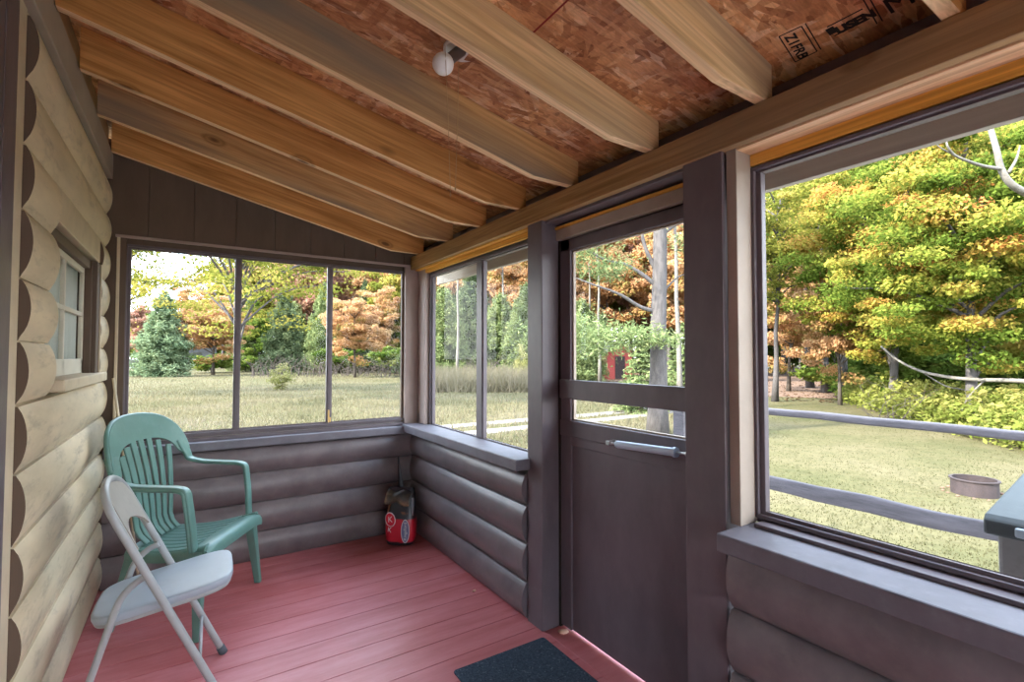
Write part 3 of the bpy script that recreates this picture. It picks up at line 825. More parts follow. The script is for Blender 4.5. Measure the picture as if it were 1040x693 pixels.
# seat pan and pad
def slab(x0, x1, hw0, hw1, z_of, h, r, mat, name, dome=0):
    m = MB(); n = 40; ring = []
    for k in range(n):
        a = 2*PI*k/n; ex = .42
        cx, cy = math.copysign(abs(math.cos(a))**ex, math.cos(a)), math.copysign(abs(math.sin(a))**ex, math.sin(a))
        x = (x0+x1)/2+cx*(x1-x0)/2; t = (x-x0)/(x1-x0); ring.append((x, cy*(hw0+(hw1-hw0)*t)))
    c0 = ((x0+x1)/2, 0); L = []
    for sc, dz in ((.985, 0), (1, .3), (1, .7), (.985, .92), (.95, 1.0), (.80, 1.0), (.5, 1.0), (.02, 1.0)):
        L.append([(c0[0]+(p_[0]-c0[0])*sc, p_[1]*sc, z_of(c0[0]+(p_[0]-c0[0])*sc)+h*dz+(dome*(1-sc) if sc < .95 else 0)) for p_ in ring])
    vs = [p_ for r_ in L for p_ in r_]; fs = []
    for i in range(len(L)-1):
        for k in range(n): fs.append((i*n+k, i*n+(k+1) % n, (i+1)*n+(k+1) % n, (i+1)*n+k))
    m.add(vs, fs, 0, True); m.add(L[0], [tuple(range(n))[::-1]]); m.add(L[-1], [tuple(range(n))])
    return fpart(m, name, mat, auto=R(50))
sz = lambda x: .432+.072*(x+.45)/.47-.03
slab(-.445, .018, .175, .192, lambda x: sz(x)-.014, .018, .02, 'steel_grey', 'seat_pan')
slab(-.452, .024, .185, .200, lambda x: sz(x)+.004, .030, .02, 'vinyl', 'seat', .006)
for s in (-1, 1):
    v = s*.185
    pts = catmull([(-.262, v, .572), (-.30, v, .556), (-.345, v, .51), (-.375, v, .43), (-.432, v, .235), (-.500, v, .02)], 5)
    m = MB(); m.tube(pts, .0125, 12); fpart(m, 'leg', 'steel_grey')
    m = MB(); m.tube([(-.508, v, .0), (-.496, v, .034)], .0165, 12); fpart(m, 'rubber_foot', 'rubber')
    m = MB(); m.tube([Vector((-KT*.0, s*(w-.004), 0)), Vector((-KT*.034, s*(w-.004), .034))], .0185, 12); fpart(m, 'rubber_foot', 'rubber')
m = MB(); m.tube([(-KT*.20, -w+.01, .20), (-KT*.20, w-.01, .20)], .0065, 8); fpart(m, 'crossbar', 'steel_grey')
m = MB(); m.tube([(-.462, -.18, .13), (-.462, .18, .13)], .0065, 8); fpart(m, 'crossbar', 'steel_grey')

# ---- charcoal bag
def bag_mat():
    m, t, out = nt('printed paper sack'); b = principled(t, out, .35, .5)
    mp = coords(t, (1, 1, 1))
    sx_ = t.nodes.new('ShaderNodeSeparateXYZ'); t.links.new(mp.outputs[0], sx_.inputs[0])
    n1 = N(t, 'ShaderNodeTexNoise', i_Scale=7.0, i_Detail=2.0); t.links.new(mp.outputs[0], n1.inputs['Vector'])
    ad = t.nodes.new('ShaderNodeMath'); ad.operation = 'MULTIPLY_ADD'; ad.inputs[1].default_value = .05; ad.inputs[2].default_value = -.025
    t.links.new(n1.outputs[0], ad.inputs[0]); a2 = t.nodes.new('ShaderNodeMath'); t.links.new(sx_.outputs[2], a2.inputs[0]); t.links.new(ad.outputs[0], a2.inputs[1])
    rp = ramp(t, [(0, (.02, .02, .024)), (.035, (.02, .02, .024)), (.04, (.52, .012, .03)), (.185, (.55, .015, .035)), (.19, (.018, .018, .022)), (1, (.018, .018, .022))]); rp.color_ramp.interpolation = 'LINEAR'
    t.links.new(a2.outputs[0], rp.inputs[0])
    n2 = N(t, 'ShaderNodeTexNoise', i_Scale=14.0, i_Detail=3.0); t.links.new(mp.outputs[0], n2.inputs['Vector'])
    r5 = ramp(t, [(.60, (0, 0, 0)), (.66, (1, 1, 1))]); t.links.new(n2.outputs[0], r5.inputs[0])
    zf = ramp(t, [(.22, (0, 0, 0)), (.25, (.8,)*3), (.31, (.8,)*3), (.33, (0, 0, 0))]); t.links.new(sx_.outputs[2], zf.inputs[0])
    mk = t.nodes.new('ShaderNodeMath'); mk.operation = 'MULTIPLY'; t.links.new(r5.outputs[0], mk.inputs[0]); t.links.new(zf.outputs[0], mk.inputs[1])
    c = mixc(t, mk.outputs[0], rp.outputs[0], (.45, .14, .035))
    t.links.new(c, b.inputs['Base Color'])
    return m
MT['sack'] = bag_mat()
MT['sack_white'] = plain('white print', (.60, .60, .62), .4)
MT['sack_red'] = plain('red print', (.55, .015, .035), .4)
MT['sack_gold'] = plain('gold brown print', (.40, .26, .12), .4)
MT['sack_grey'] = plain('grey print', (.22, .24, .28), .4)
bag = empty('charcoal_bag', (1.372, 3.64, 0), R(-32)); bag.scale = (.88, .88, 1.02); tag(bag, 'half-empty black and red charcoal bag slumped in the corner of the floor', 'bag')
bgm = MB(); L = []; n = 32
rings = [(0, .105, .085, 0, 0), (.02, .125, .098, 0, 0), (.10, .130, .100, 0, 0), (.19, .124, .094, .004, 0), (.26, .115, .082, .010, .004), (.32, .112, .062, .014, .010), (.37, .114, .040, .008, .012), (.40, .112, .022, -.010, .004), (.415, .110, .012, -.03, -.012)]
for z, hx, hy, oy, tz in rings:
    r_ = []
    for k in range(n):
        a = 2*PI*k/n; ex = .55
        cx, cy = math.copysign(abs(math.cos(a))**ex, math.cos(a)), math.copysign(abs(math.sin(a))**ex, math.sin(a))
        wv = mnoise.noise(Vector((cx*3, cy*3, z*9)))*.010*(z > .03)
        r_.append((cx*(hx+wv), cy*(hy+wv)+oy, z+tz*cx+.02*mnoise.noise(Vector((cx*2, cy, z)))*(z > .3)))
    L.append(r_)
vs = [p_ for r_ in L for p_ in r_]; fs = []
for i in range(len(L)-1):
    for k in range(n): fs.append((i*n+k, i*n+(k+1) % n, (i+1)*n+(k+1) % n, (i+1)*n+k))
bgm.add(vs, fs, 0, True); bgm.add(L[0], [tuple(range(n))[::-1]]); bgm.add(L[-1], [tuple(range(n))])
o = bgm.build('sack', 'sack', bag); md = o.modifiers.new('s', 'SUBSURF'); md.levels = md.render_levels = 1
# rolled-over mouth of the sack and the raised corner of its paper
m = MB(); g = []
for i in range(11):
    t = i/10; row = []
    for j in range(11):
        f = j/10*2-1; a = t*2.2
        row.append((f*.105-.028*t, -.018-.050*math.sin(a)-.020*t, .392+.030*math.cos(a)-.03-.035*t*t+.010*math.sin(f*5+t*2)-.025*max(0, f)*t))
    g.append(row)
m.sheet(g, .004)
def fold_mat():
    m, t, out = nt('crumpled sack mouth'); b = principled(t, out, .3, .6)
    mp = coords(t, (1, 1, 1)); n1 = N(t, 'ShaderNodeTexNoise', i_Scale=11.0, i_Detail=3.0); t.links.new(mp.outputs[0], n1.inputs['Vector'])
    rp = ramp(t, [(.42, (.02, .02, .024)), (.55, (.07, .055, .035)), (.66, (.26, .20, .12))]); t.links.new(n1.outputs[0], rp.inputs[0]); t.links.new(rp.outputs[0], b.inputs['Base Color']); return m
m.build('folded_mouth', fold_mat(), bag)
m = MB(); m.sheet([[(.02+.03*t*(1-k), .03+.012*t, .36+.27*t) for k in (0, .5, 1)] if False else [(-.012-.035*t+(k-.5)*.05*(1-t*.75), .045+.03*t, .36+.265*t) for k in (0, .5, 1)] for t in [i/6 for i in range(7)]], .003)
m.build('paper_corner', plain('black paper', (.02, .02, .026), .4), bag)
def oval(mb, c, ax1, ax2, nrm, ra, rb, th=.003, n=24):
    c, a1, a2, nn = Vector(c), Vector(ax1), Vector(ax2), Vector(nrm)
    for s_, sc in ((0, 1),):
        r0 = [c+a1*ra*math.cos(2*PI*k/n)+a2*rb*math.sin(2*PI*k/n) for k in range(n)]; r1 = [p_+nn*th for p_ in r0]
        mb.add(r0+r1, [tuple(range(n, 2*n))]+[(k, (k+1) % n, n+(k+1) % n, n+k) for k in range(n)])
nf = Vector((0, -1, 0))
fy = -.104
m = MB(); oval(m, (.052, fy, .115), (1, 0, 0), (0, 0, 1), nf, .036, .085); m.build('logo_oval', 'sack_white', bag)
m = MB(); oval(m, (.052, fy-.003, .115), (1, 0, 0), (0, 0, 1), nf, .030, .078, .002); m.build('logo_field', plain('blue print', (.16, .17, .30), .4), bag)
m = MB(); oval(m, (-.075, fy+.004, .20), (1, 0, -.2), (0, 0, 1), nf, .044, .052); m.build('logo_oval', 'sack_white', bag)
m = MB(); oval(m, (-.075, fy+.001, .20), (1, 0, -.2), (0, 0, 1), nf, .038, .046, .002); m.build('logo_field', 'sack_red', bag)
m = MB(); m.sheet([[(.100, fy+.012+.02*abs(t-.5), .22+.13*t), (.118, fy+.03, .22+.13*t)] for t in [0, .5, 1]], .003); m.build('side_print', 'sack_grey', bag)
def bag_text(txt, loc, rot, size):
    cu = bpy.data.curves.new('lettering', 'FONT'); cu.body = txt; cu.size = size; cu.extrude = .0006; cu.align_x = 'CENTER'; cu.align_y = 'CENTER'
    cu.materials.append(MT['sack_white']); o = bpy.data.objects.new('lettering', cu); COL.objects.link(o)
    from mathutils import Euler
    as_mesh(o, Matrix.Translation(loc) @ Euler(rot).to_matrix().to_4x4(), bag)
bag_text('Kingsford', (.052, fy-.0062, .115), (R(90), R(-90), 0), .034)
bag_text('K', (-.075, fy-.0022, .20), (R(90), 0, 0), .06)
bag_text('K', (-.080, fy-.0005, .125), (R(90), R(12), 0), .05)

# ---- doormat
def mat_mat():
    m, t, out = nt('dark blue looped mat'); b = principled(t, out, .95, .1)
    mp = coords(t, (1, 1, 1)); v = N(t, 'ShaderNodeTexVoronoi', i_Scale=160.0); t.links.new(mp.outputs[0], v.inputs['Vector'])
    rp = ramp(t, [(0, (.028, .042, .065)), (.6, (.05, .075, .105)), (.93, (.06, .085, .115)), (.99, (.11, .14, .17))])
    sp = t.nodes.new('ShaderNodeSeparateColor'); t.links.new(v.outputs['Color'], sp.inputs[0]); t.links.new(sp.outputs[0], rp.inputs[0])
    t.links.new(rp.outputs[0], b.inputs['Base Color']); bump(t, b, v.outputs['Distance'], .6, .006)
    return m
MT['mat'] = mat_mat()
def floor_pt(x, y, z=0):
    d = r2*((x-520)/FPX)-u2*((y-346.5)/FPX)+fw; k = (z-H)/d.z; return Vector((d.x*k, d.y*k, z))
A, B_ = floor_pt(460, 683.4), floor_pt(552, 648.7)
ex = (B_-A).normalized(); ey = Vector((ex.y, -ex.x, 0)); L_ = (B_-A).length
m = MB(); w_, l_ = L_, .80; pts = rrect(w_, l_, .015, 3)
m.prism([(a, c) for a, c in pts], 'z', 0, .009)
o = m.build('doormat', 'mat', None, .003); o.location = A+ex*w_/2+ey*l_/2+Vector((0, 0, .0005)); o.rotation_euler.z = math.atan2(ex.y, ex.x)
tag(o, 'dark blue grey doormat on the red floor before the screen door', 'doormat')
# small bits on the floor
MT['chip'] = plain('pale tan bark', (.80, .50, .38), .8)
def chip(loc, s, label, cat, name, rz=0):
    m = MB(); nn = 9; r_ = [(s*math.cos(2*PI*k/nn)*(1+.35*math.sin(k*2.3)), .55*s*math.sin(2*PI*k/nn)*(1+.2*math.cos(k*1.7))) for k in range(nn)]
    rings = [[(x*q_, y_*q_, z_) for x, y_ in r_] for q_, z_ in ((.8, 0), (1, .003), (.75, s*.45), (.2, s*.6))]
    vs = [p_ for r__ in rings for p_ in r__]; fs = [(i*nn+k, i*nn+(k+1) % nn, (i+1)*nn+(k+1) % nn, (i+1)*nn+k) for i in range(3) for k in range(nn)]
    m.add(vs, fs, 0, True); m.add(rings[0], [tuple(range(nn))[::-1]]); m.add(rings[-1], [tuple(range(nn))])
    o = m.build(name, 'chip'); o.location = loc; o.rotation_euler.z = rz; tag(o, label, cat); return o
chip(Vector((1.462, 2.655, 0)), .016, 'small tan wood chip on the red floor near the log wall', 'wood chip', 'wood_chip', .4)
chip(Vector((1.632, 2.018, -.003)), .030, 'crumpled dry leaf on the threshold at the door hinge', 'leaf', 'dry_leaf', -.6)
# stick leaning in the corner
m = MB(); a_, c_ = Vector((-.388, 3.835, 1.285)), Vector((-.235, 3.815, .006))
m.tube([a_, a_*.5+c_*.5+Vector((.004, 0, 0)), c_], .0075, 8)
o = m.build('wooden_stick', 'cream_trim'); tag(o, 'thin pale stick leaning in the corner behind the green armchair', 'stick')

# ================================================================== OUTDOORS
rng = np.random.default_rng(5)
rnd = random.Random(8)

def np_mesh(name, V, F, mat, tint=None, smooth=False):
    """V (n,3), F (m,k) fast mesh"""
    me = bpy.data.meshes.new(name); k = F.shape[1]
    me.vertices.add(len(V)); me.vertices.foreach_set('co', V.astype(np.float32).ravel())
    me.loops.add(F.size); me.loops.foreach_set('vertex_index', F.astype(np.int32).ravel())
    me.polygons.add(len(F)); me.polygons.foreach_set('loop_start', (np.arange(len(F))*k).astype(np.int32))
    me.update(calc_edges=True)
    if tint is not None:
        at = me.attributes.new('tint', 'FLOAT', 'POINT'); at.data.foreach_set('value', tint.astype(np.float32))
    me.materials.append(mat); return me

def leaves(cent, size, nbias, tint, mat, name, aspect=.62, spread=1.0):
    """rhombic leaves at cent (n,3); nbias: preferred normal (n,3)"""
    n = len(cent)
    nr = rng.normal(size=(n, 3))*spread+nbias; nr /= np.linalg.norm(nr, axis=1)[:, None]+1e-9
    a = rng.normal(size=(n, 3)); a -= nr*(a*nr).sum(1)[:, None]; a /= np.linalg.norm(a, axis=1)[:, None]+1e-9
    b = np.cross(nr, a); s = (size*(.65+.7*rng.random(n)))[:, None]
    V = np.stack([cent+a*s, cent+b*s*aspect-nr*s*.12, cent-a*s, cent-b*s*aspect-nr*s*.12], 1).reshape(-1, 3)
    F = np.arange(4*n).reshape(n, 4)
    return np_mesh(name, V, F, mat, np.repeat(tint, 4))

def link(name, me, parent=None, loc=(0, 0, 0), rz=0, sc=1):
    o = bpy.data.objects.new(name, me); COL.objects.link(o); o.location = loc; o.rotation_euler.z = rz; o.scale = (sc,)*3 if not isinstance(sc, tuple) else sc
    if parent: o.parent = parent
    return o

LK = .52
def S(*st): return [(p, mul(lin(*c), LK)) for p, c in st]
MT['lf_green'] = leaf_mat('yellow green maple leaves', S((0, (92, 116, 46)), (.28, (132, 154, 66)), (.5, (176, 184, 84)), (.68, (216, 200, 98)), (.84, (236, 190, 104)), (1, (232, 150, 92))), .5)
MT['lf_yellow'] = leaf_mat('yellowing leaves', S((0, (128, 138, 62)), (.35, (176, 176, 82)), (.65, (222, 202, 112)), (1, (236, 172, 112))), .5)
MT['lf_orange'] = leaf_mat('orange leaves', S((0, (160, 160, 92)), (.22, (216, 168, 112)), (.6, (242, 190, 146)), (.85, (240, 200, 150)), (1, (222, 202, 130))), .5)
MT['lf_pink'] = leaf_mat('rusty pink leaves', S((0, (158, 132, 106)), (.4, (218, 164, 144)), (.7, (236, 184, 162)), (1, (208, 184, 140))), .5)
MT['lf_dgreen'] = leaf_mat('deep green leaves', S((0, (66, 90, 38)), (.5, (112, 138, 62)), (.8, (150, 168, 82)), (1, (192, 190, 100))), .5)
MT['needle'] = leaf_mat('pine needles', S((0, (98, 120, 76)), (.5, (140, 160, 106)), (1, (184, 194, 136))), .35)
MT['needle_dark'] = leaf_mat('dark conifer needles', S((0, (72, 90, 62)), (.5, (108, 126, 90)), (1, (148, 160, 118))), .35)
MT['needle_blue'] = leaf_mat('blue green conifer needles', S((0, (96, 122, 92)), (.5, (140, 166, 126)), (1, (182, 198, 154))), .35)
MT['lf_pale'] = leaf_mat('pale dusty leaves', S((0, (150, 154, 92)), (.5, (178, 178, 118)), (1, (204, 196, 142))), .4)
LK = .40
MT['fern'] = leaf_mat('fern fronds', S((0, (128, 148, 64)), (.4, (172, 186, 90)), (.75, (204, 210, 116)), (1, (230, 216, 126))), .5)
LK = .27
MT['blade'] = leaf_mat('grass blades', S((0, (160, 160, 122)), (.4, (196, 186, 150)), (.75, (212, 200, 168)), (1, (224, 212, 186))), .4)
LK = .185
MT['blade_lawn'] = leaf_mat('lawn blades', S((0, (140, 148, 102)), (.45, (168, 166, 120)), (.8, (190, 180, 140)), (1, (206, 194, 160))), .4)
MT['litter'] = leaf_mat('dry leaves on the ground', S((0, (104, 76, 58)), (.5, (168, 124, 96)), (1, (206, 168, 128))), .2)
MT['twig'] = plain('grey twigs', (.065, .052, .045), .9)

def trunk(mb, base, h, r0, r1, lean=(0, 0), wig=.04, n=9, seed=0, steps=9):
    q = random.Random(seed); pts = []; rr = []
    for i in range(steps+1):
        t = i/steps
        pts.append(Vector((base[0]+lean[0]*t+q.uniform(-wig, wig)*t*h*.12, base[1]+lean[1]*t+q.uniform(-wig, wig)*t*h*.12, base[2]+h*t)))
        rr.append(r0+(r1-r0)*t**.85+(r0*.35*(1-t)**14))
    mb.tube(pts, rr, n); return pts, rr

def at(pts, t):
    f = t*(len(pts)-1); i = min(len(pts)-2, int(f)); return pts[i].lerp(pts[i+1], f-i)

TREES = {}
def deciduous(key, h, crown0, rx, nclump, per, leaf, bark, lmat, seed, tr=.14, flat=.5, tint0=.3, tint1=.7, shell=2.2, droop=0, cl=.22, branch=14, top=1.0):
    """mesh pair trunk+crown for a broadleaf tree about (0,0,0)"""
    q = random.Random(seed); mb = MB(); pts, rr = trunk(mb, (0, 0, 0), h*.93, tr, tr*.2, (q.uniform(-.5, .5), q.uniform(-.5, .5)), .12, 9, seed)
    cz = (crown0+1)*h/2; rz = (1-crown0)*h/2
    C_ = []
    for k in range(nclump):
        v = np.array([q.gauss(0, 1) for _ in range(3)]); v /= np.linalg.norm(v); v *= q.random()**(1/shell)
        C_.append((v[0]*rx, v[1]*rx, cz+v[2]*rz*top))
    C_ = np.array(C_); 
    for k in range(min(branch, nclump)):
        c_ = C_[k]; t = max(.15, min(.92, (c_[2]-rx*.35)/(h*.93))); p0 = at(pts, t); p1 = Vector(c_)
        mid = p0.lerp(p1, .5)+Vector((0, 0, (.10*rx)))
        mb.tube(catmull([p0, mid, p1], 4), [tr*.36*(1-j/9)+.012 for j in range(9)], 6)
    tintc = tint0+(tint1-tint0)*rng.random(nclump)
    idx = np.repeat(np.arange(nclump), per); n = len(idx)
    d = rng.normal(size=(n, 3)); d /= np.linalg.norm(d, axis=1)[:, None]; d *= (rng.random(n)**.45)[:, None]
    cr = cl*rx*(.7+.7*rng.random(nclump))
    ext = np.stack([cr, cr, cr*flat], 1)[idx]
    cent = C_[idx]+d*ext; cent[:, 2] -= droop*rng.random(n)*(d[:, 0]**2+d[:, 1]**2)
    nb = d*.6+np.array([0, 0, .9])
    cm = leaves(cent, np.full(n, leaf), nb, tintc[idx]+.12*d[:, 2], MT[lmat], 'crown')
    o = mb.build('trunk', bark); tm = o.data; bpy.data.objects.remove(o)
    TREES[key] = (tm, cm, h)

def conifer(key, h, base, r, levels, per, needle, bark, lmat, seed, tr=.12, taper=1.0, droop=.25, gap=0.0, nbr=9, soft=0):
    q = random.Random(seed); mb = MB(); pts, rr = trunk(mb, (0, 0, 0), h, tr, .015, (0, 0), .03, 8, seed)
    cs, ts, ns = [], [], []
    for i in range(levels):
        t = i/(levels-1); z = h*(base+(1-base)*t)*.985
        rad = r*((1-t)**taper*.93+.07)*q.uniform(.8, 1.12)
        a0 = q.random()*6.28
        for j in range(nbr):
            if q.random() < gap: continue
            a = a0+j*2*PI/nbr+q.uniform(-.25, .25); L_ = rad*q.uniform(.75, 1.15); rise = q.uniform(.05, .25)*L_*(1 if t < .8 else 2)
            if L_ > .25*r and j % 2 == 0:
                mb.tube([(0, 0, z), (math.cos(a)*L_*.5, math.sin(a)*L_*.5, z+rise*.5-droop*L_*.1), (math.cos(a)*L_*.92, math.sin(a)*L_*.92, z+rise-droop*L_*.6)], [.03*tr/.12, .02*tr/.12, .006], 5)
            m_ = max(4, int(per*L_/r)); tt = rng.random(m_)**.6
            w_ = .30*L_*(1-.6*tt)*rng.normal(size=m_)*.7
            x = math.cos(a)*L_*tt-math.sin(a)*w_; y = math.sin(a)*L_*tt+math.cos(a)*w_
            zz = z+rise*tt-droop*L_*tt**2*.6+rng.normal(size=m_)*(.025+soft)*r
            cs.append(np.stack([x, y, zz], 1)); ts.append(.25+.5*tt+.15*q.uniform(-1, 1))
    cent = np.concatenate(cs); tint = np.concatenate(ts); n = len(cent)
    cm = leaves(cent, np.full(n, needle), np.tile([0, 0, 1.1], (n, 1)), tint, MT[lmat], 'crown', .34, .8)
    o = mb.build('trunk', bark); tm = o.data; bpy.data.objects.remove(o)
    TREES[key] = (tm, cm, h)

def plant(key, name, px, fwd, label, cat='tree', group=None, h=None, rz=None, z=GZ, wide=1.0, crown_name='crown', pos=None):
    tm, cm, h0 = TREES[key]; s = (h/h0) if h else 1
    p_ = pos if pos is not None else ground_at(px, fwd, z)
    r = empty(name, p_, rnd.uniform(0, 6.28) if rz is None else rz); r.scale = (s*wide, s*wide, s)
    tag(r, label, cat, group)
    link('trunk', tm, r); link(crown_name, cm, r); return r

# ---------------------------------------------------------------- ground
def ground_mat():
    m, t, out = nt('field and lawn'); b = principled(t, out, .95, .1)
    mp = coords(t, (1, 1, 1))
    n1 = N(t, 'ShaderNodeTexNoise', i_Scale=.35, i_Detail=6.0, i_Roughness=.65); t.links.new(mp.outputs[0], n1.inputs['Vector'])
    rp = ramp(t, [(.32, mul(lin(154, 156, 108), .17)), (.5, mul(lin(184, 176, 132), .17)), (.68, mul(lin(206, 192, 154), .17))]); t.links.new(n1.outputs[0], rp.inputs[0])
    n2 = N(t, 'ShaderNodeTexNoise', i_Scale=9.0, i_Detail=5.0, i_Roughness=.7); t.links.new(mp.outputs[0], n2.inputs['Vector'])
    r_ = ramp(t, [(.3, (.72, .74, .66)), (.7, (1.2, 1.18, 1.12))]); t.links.new(n2.outputs[0], r_.inputs[0])
    c = mixc(t, 1.0, rp.outputs[0], r_.outputs[0], 'MULTIPLY'); t.links.new(c, b.inputs['Base Color'])
    return m
MT['ground'] = ground_mat()
MT['gravel'] = paint('pale sandy gravel', (.145, .13, .115), .95, .15, (.2, .17, .14), .4, 8)
MT['dirt'] = paint('leaf strewn dirt', mul(lin(196, 158, 134), .24), .95, .2, mul(lin(140, 108, 90), .24), .6, 5)
m = MB(); m.box(-160, 240, -120, 260, GZ-.3, GZ)
struct(m.build('ground', 'ground'), 'dry grass field and lawn')
def ribbon(name, pts, w, mat, z, label):
    m = MB(); P_ = catmull([Vector((*p_, z)) for p_ in pts], 8); L0 = []; L1 = []
    for i, p_ in enumerate(P_):
        d = (P_[min(i+1, len(P_)-1)]-P_[max(0, i-1)]).normalized(); s_ = Vector((-d.y, d.x, 0))*(w/2*(1+.15*mnoise.noise(p_*.7)))
        L0.append(p_+s_); L1.append(p_-s_)
    n = len(P_); m.add(L0+L1+[p_-Vector((0, 0, .05)) for p_ in L0]+[p_-Vector((0, 0, .05)) for p_ in L1], [(i, i+1, n+i+1, n+i) for i in range(n-1)]+[(i, 2*n+i, 2*n+i+1, i+1) for i in range(n-1)]+[(n+i, n+i+1, 3*n+i+1, 3*n+i) for i in range(n-1)])
    return struct(m.build(name, mat), label)
ribbon('track_1', [(-40, 14.0), (-10, 12.6), (3, 12.25), (8.5, 12.2), (12.3, 12.2), (18, 13.4), (24, 15.6)], .62, 'gravel', GZ+.012, 'pale gravel wheel track farther from the porch')
ribbon('track_2', [(-40, 12.4), (-10, 11.2), (3, 10.85), (7.7, 10.95), (12.7, 11.2), (19, 12.3), (24.5, 14.0)], .62, 'gravel', GZ+.012, 'pale gravel wheel track nearer to the porch')
ribbon('path_dirt', [tuple(ground_at(p_, f_)[:2]) for p_, f_ in ((790, 23.5), (800, 34), (804, 48), (806, 64), (806, 90))], 5.5, 'dirt', GZ+.010, 'bare brown drive under the trees')
ribbon('path_litter', [(24, 31), (34, 38), (46, 50), (60, 66)], 16, 'dirt', GZ+.011, 'leaf-strewn ground in front of the red shed')

# grass as blades of its own
def blades(name, n, gen, hmin, hmax, wid, mat, label, tintf):
    P_ = gen(n); n = len(P_); hgt = hmin+(hmax-hmin)*rng.random(n)**1.5
    a = rng.random(n)*2*PI; dx = np.stack([np.cos(a), np.sin(a), np.zeros(n)], 1)
    lean = rng.normal(size=(n, 3))*.35; lean[:, 2] = 1
    base = np.stack([P_[:, 0], P_[:, 1], np.full(n, GZ-.005)], 1)
    w_ = (wid*(.7+.6*rng.random(n)))[:, None]
    V = np.stack([base-dx*w_, base+dx*w_, base+lean*hgt[:, None]], 1).reshape(-1, 3)
    me = np_mesh(name, V, np.arange(3*n).reshape(n, 3), MT[mat], np.repeat(tintf(P_), 3))
    o = link(name, me); tag(o, label, 'grass', None, 'stuff'); return o
def polar(px0, px1, f0, f1, pw=1.0):
    def g(n):
        px = px0+(px1-px0)*rng.random(n); f_ = f0*(f1/f0)**(rng.random(n)**pw)
        q = r2; dx = np.outer((px-520)/FPX, np.array(q))+np.array(fw)
        return (dx*f_[:, None])[:, :2]
    return g
def tnoise(P_): return .5+.34*np.sin(P_[:, 0]*.9+1.3*np.sin(P_[:, 1]*.7))*np.cos(P_[:, 1]*.55+.8*np.sin(P_[:, 0]*.4))+.1*rng.normal(size=len(P_))
def off_track(g):
    def h_(n):
        P_ = g(n); d1 = np.abs(P_[:, 1]-12.2); d2 = np.abs(P_[:, 1]-10.95)
        k = ~(((d1 < .33) | (d2 < .33)) & (P_[:, 0] < 14) & (P_[:, 0] > -12)); P_ = P_[k]
        k = ~((P_[:, 0] < 4.05) & (P_[:, 1] < 5.3)); return P_[k]
    return h_
blades('lawn_grass', 40000, off_track(polar(690, 1090, 3.6, 26)), .012, .038, .007, 'blade_lawn', 'short lawn grass beyond the deck railing, seen through the big window', tnoise)
blades('meadow_grass', 100000, off_track(polar(20, 720, 5.5, 60, .8)), .04, .20, .016, 'blade', 'dry meadow grass beyond the far end of the porch', tnoise)
def edge_gen(n):
    px = 425+(560-425)*rng.random(n); f_ = 26+9*rng.random(n); dx = np.outer((px-520)/FPX, np.array(r2))+np.array(fw); return (dx*f_[:, None])[:, :2]
blades('tall_grass', 9000, edge_gen, .5, 1.5, .03, 'blade', 'tall seeding grass before the conifers, seen through the two-pane window', lambda P_: .75+.15*rng.normal(size=len(P_)))

# ---------------------------------------------------------------- deck, railing, box
m = MB(); k = 0; x = 1.80
while x < 3.95: m.box(x, x+.135, YN-.05, 3.2, -.075, -.04); x += .142
m.box(1.8, 3.95, YN-.05, 3.2, GZ-.05, -.09)
struct(m.build('deck', 'deck', None, .003), 'weathered deck beside the porch')
def rail_post(y, label):
    m = MB(); m.box(3.87, 3.985, y-.058, y+.058, GZ, 1.06)
    o = m.build('railing_post', 'grey_wood', None, .006); tag(o, label, 'railing post'); return o
rail_post(3.06, 'square weathered railing post seen low through the screen door beside the pine trunk')
def rail(z, hgt, dep, name, label, sag):
    m = MB(); n = 26
    pts = [Vector((3.84+.012*mnoise.noise(Vector((i*.4, z, 0))), 3.0-4.4*i/n, z+sag*math.sin(PI*i/n)+.008*mnoise.noise(Vector((i*.5, z*3, 2))))) for i in range(n+1)]
    m.sweep(pts, lambda i: [(a*(1+.1*mnoise.noise(Vector((i*.35, a*30, z)))), c*(1+.14*mnoise.noise(Vector((i*.3, c*40, z+5))))) for a, c in rrect(dep, hgt, .012, 2)], (0, 0, 1))
    o = m.build(name, 'grey_wood', None); tag(o, label, 'railing'); return o
rail(.985, .050, .09, 'deck_rail', 'thin upper rail of weathered grey timber crossing the big window', 0)
rail(.425, .105, .05, 'deck_rail', 'wide rough lower rail of weathered grey timber crossing the big window', .0)
MT['box_lid'] = paint('dark grey green lid', (.06, .07, .07), .7, .12, (.08, .09, .09), .3, 8)
MT['box_body'] = paint('grey box panel', (.22, .21, .20), .6, .1, (.12, .10, .08), .4, 8)
gb_ = empty('storage_box', (2.55, .02, -.04)); tag(gb_, 'grey lidded storage box with a sloping dark lid at the edge of the big window', 'storage box')
m = MB(); m.box(2.225, 2.86, -.46, .50, .0, .845); childmesh(m, 'body', 'box_body', gb_, bev=.012)
m = MB(); m.prism([(2.195, .838), (2.195, .885), (2.215, .902), (2.87, 1.00), (2.89, .985), (2.89, .838)], 'y', -.49, .527)
childmesh(m, 'lid', 'box_lid', gb_, bev=.008)
m = MB()
for i in range(6): m.prism([(2.235, .9055), (2.235, .911), (2.86, 1.0045), (2.86, .998)], 'y', -.44+i*.165, -.44+i*.165+.012)
childmesh(m, 'lid_rib', 'box_lid', gb_)
m = MB(); m.box(2.180, 2.196, .23, .45, .850, .880); childmesh(m, 'handle', plain('pale grey handle', (.33, .38, .42), .4), gb_, bev=.006)
for sx_ in (2.26, 2.80):
    for sy_ in (-.42, .45): m = MB(); m.box(sx_-.02, sx_+.02, sy_-.02, sy_+.02, -.04, .004); childmesh(m, 'foot', 'rubber', gb_)
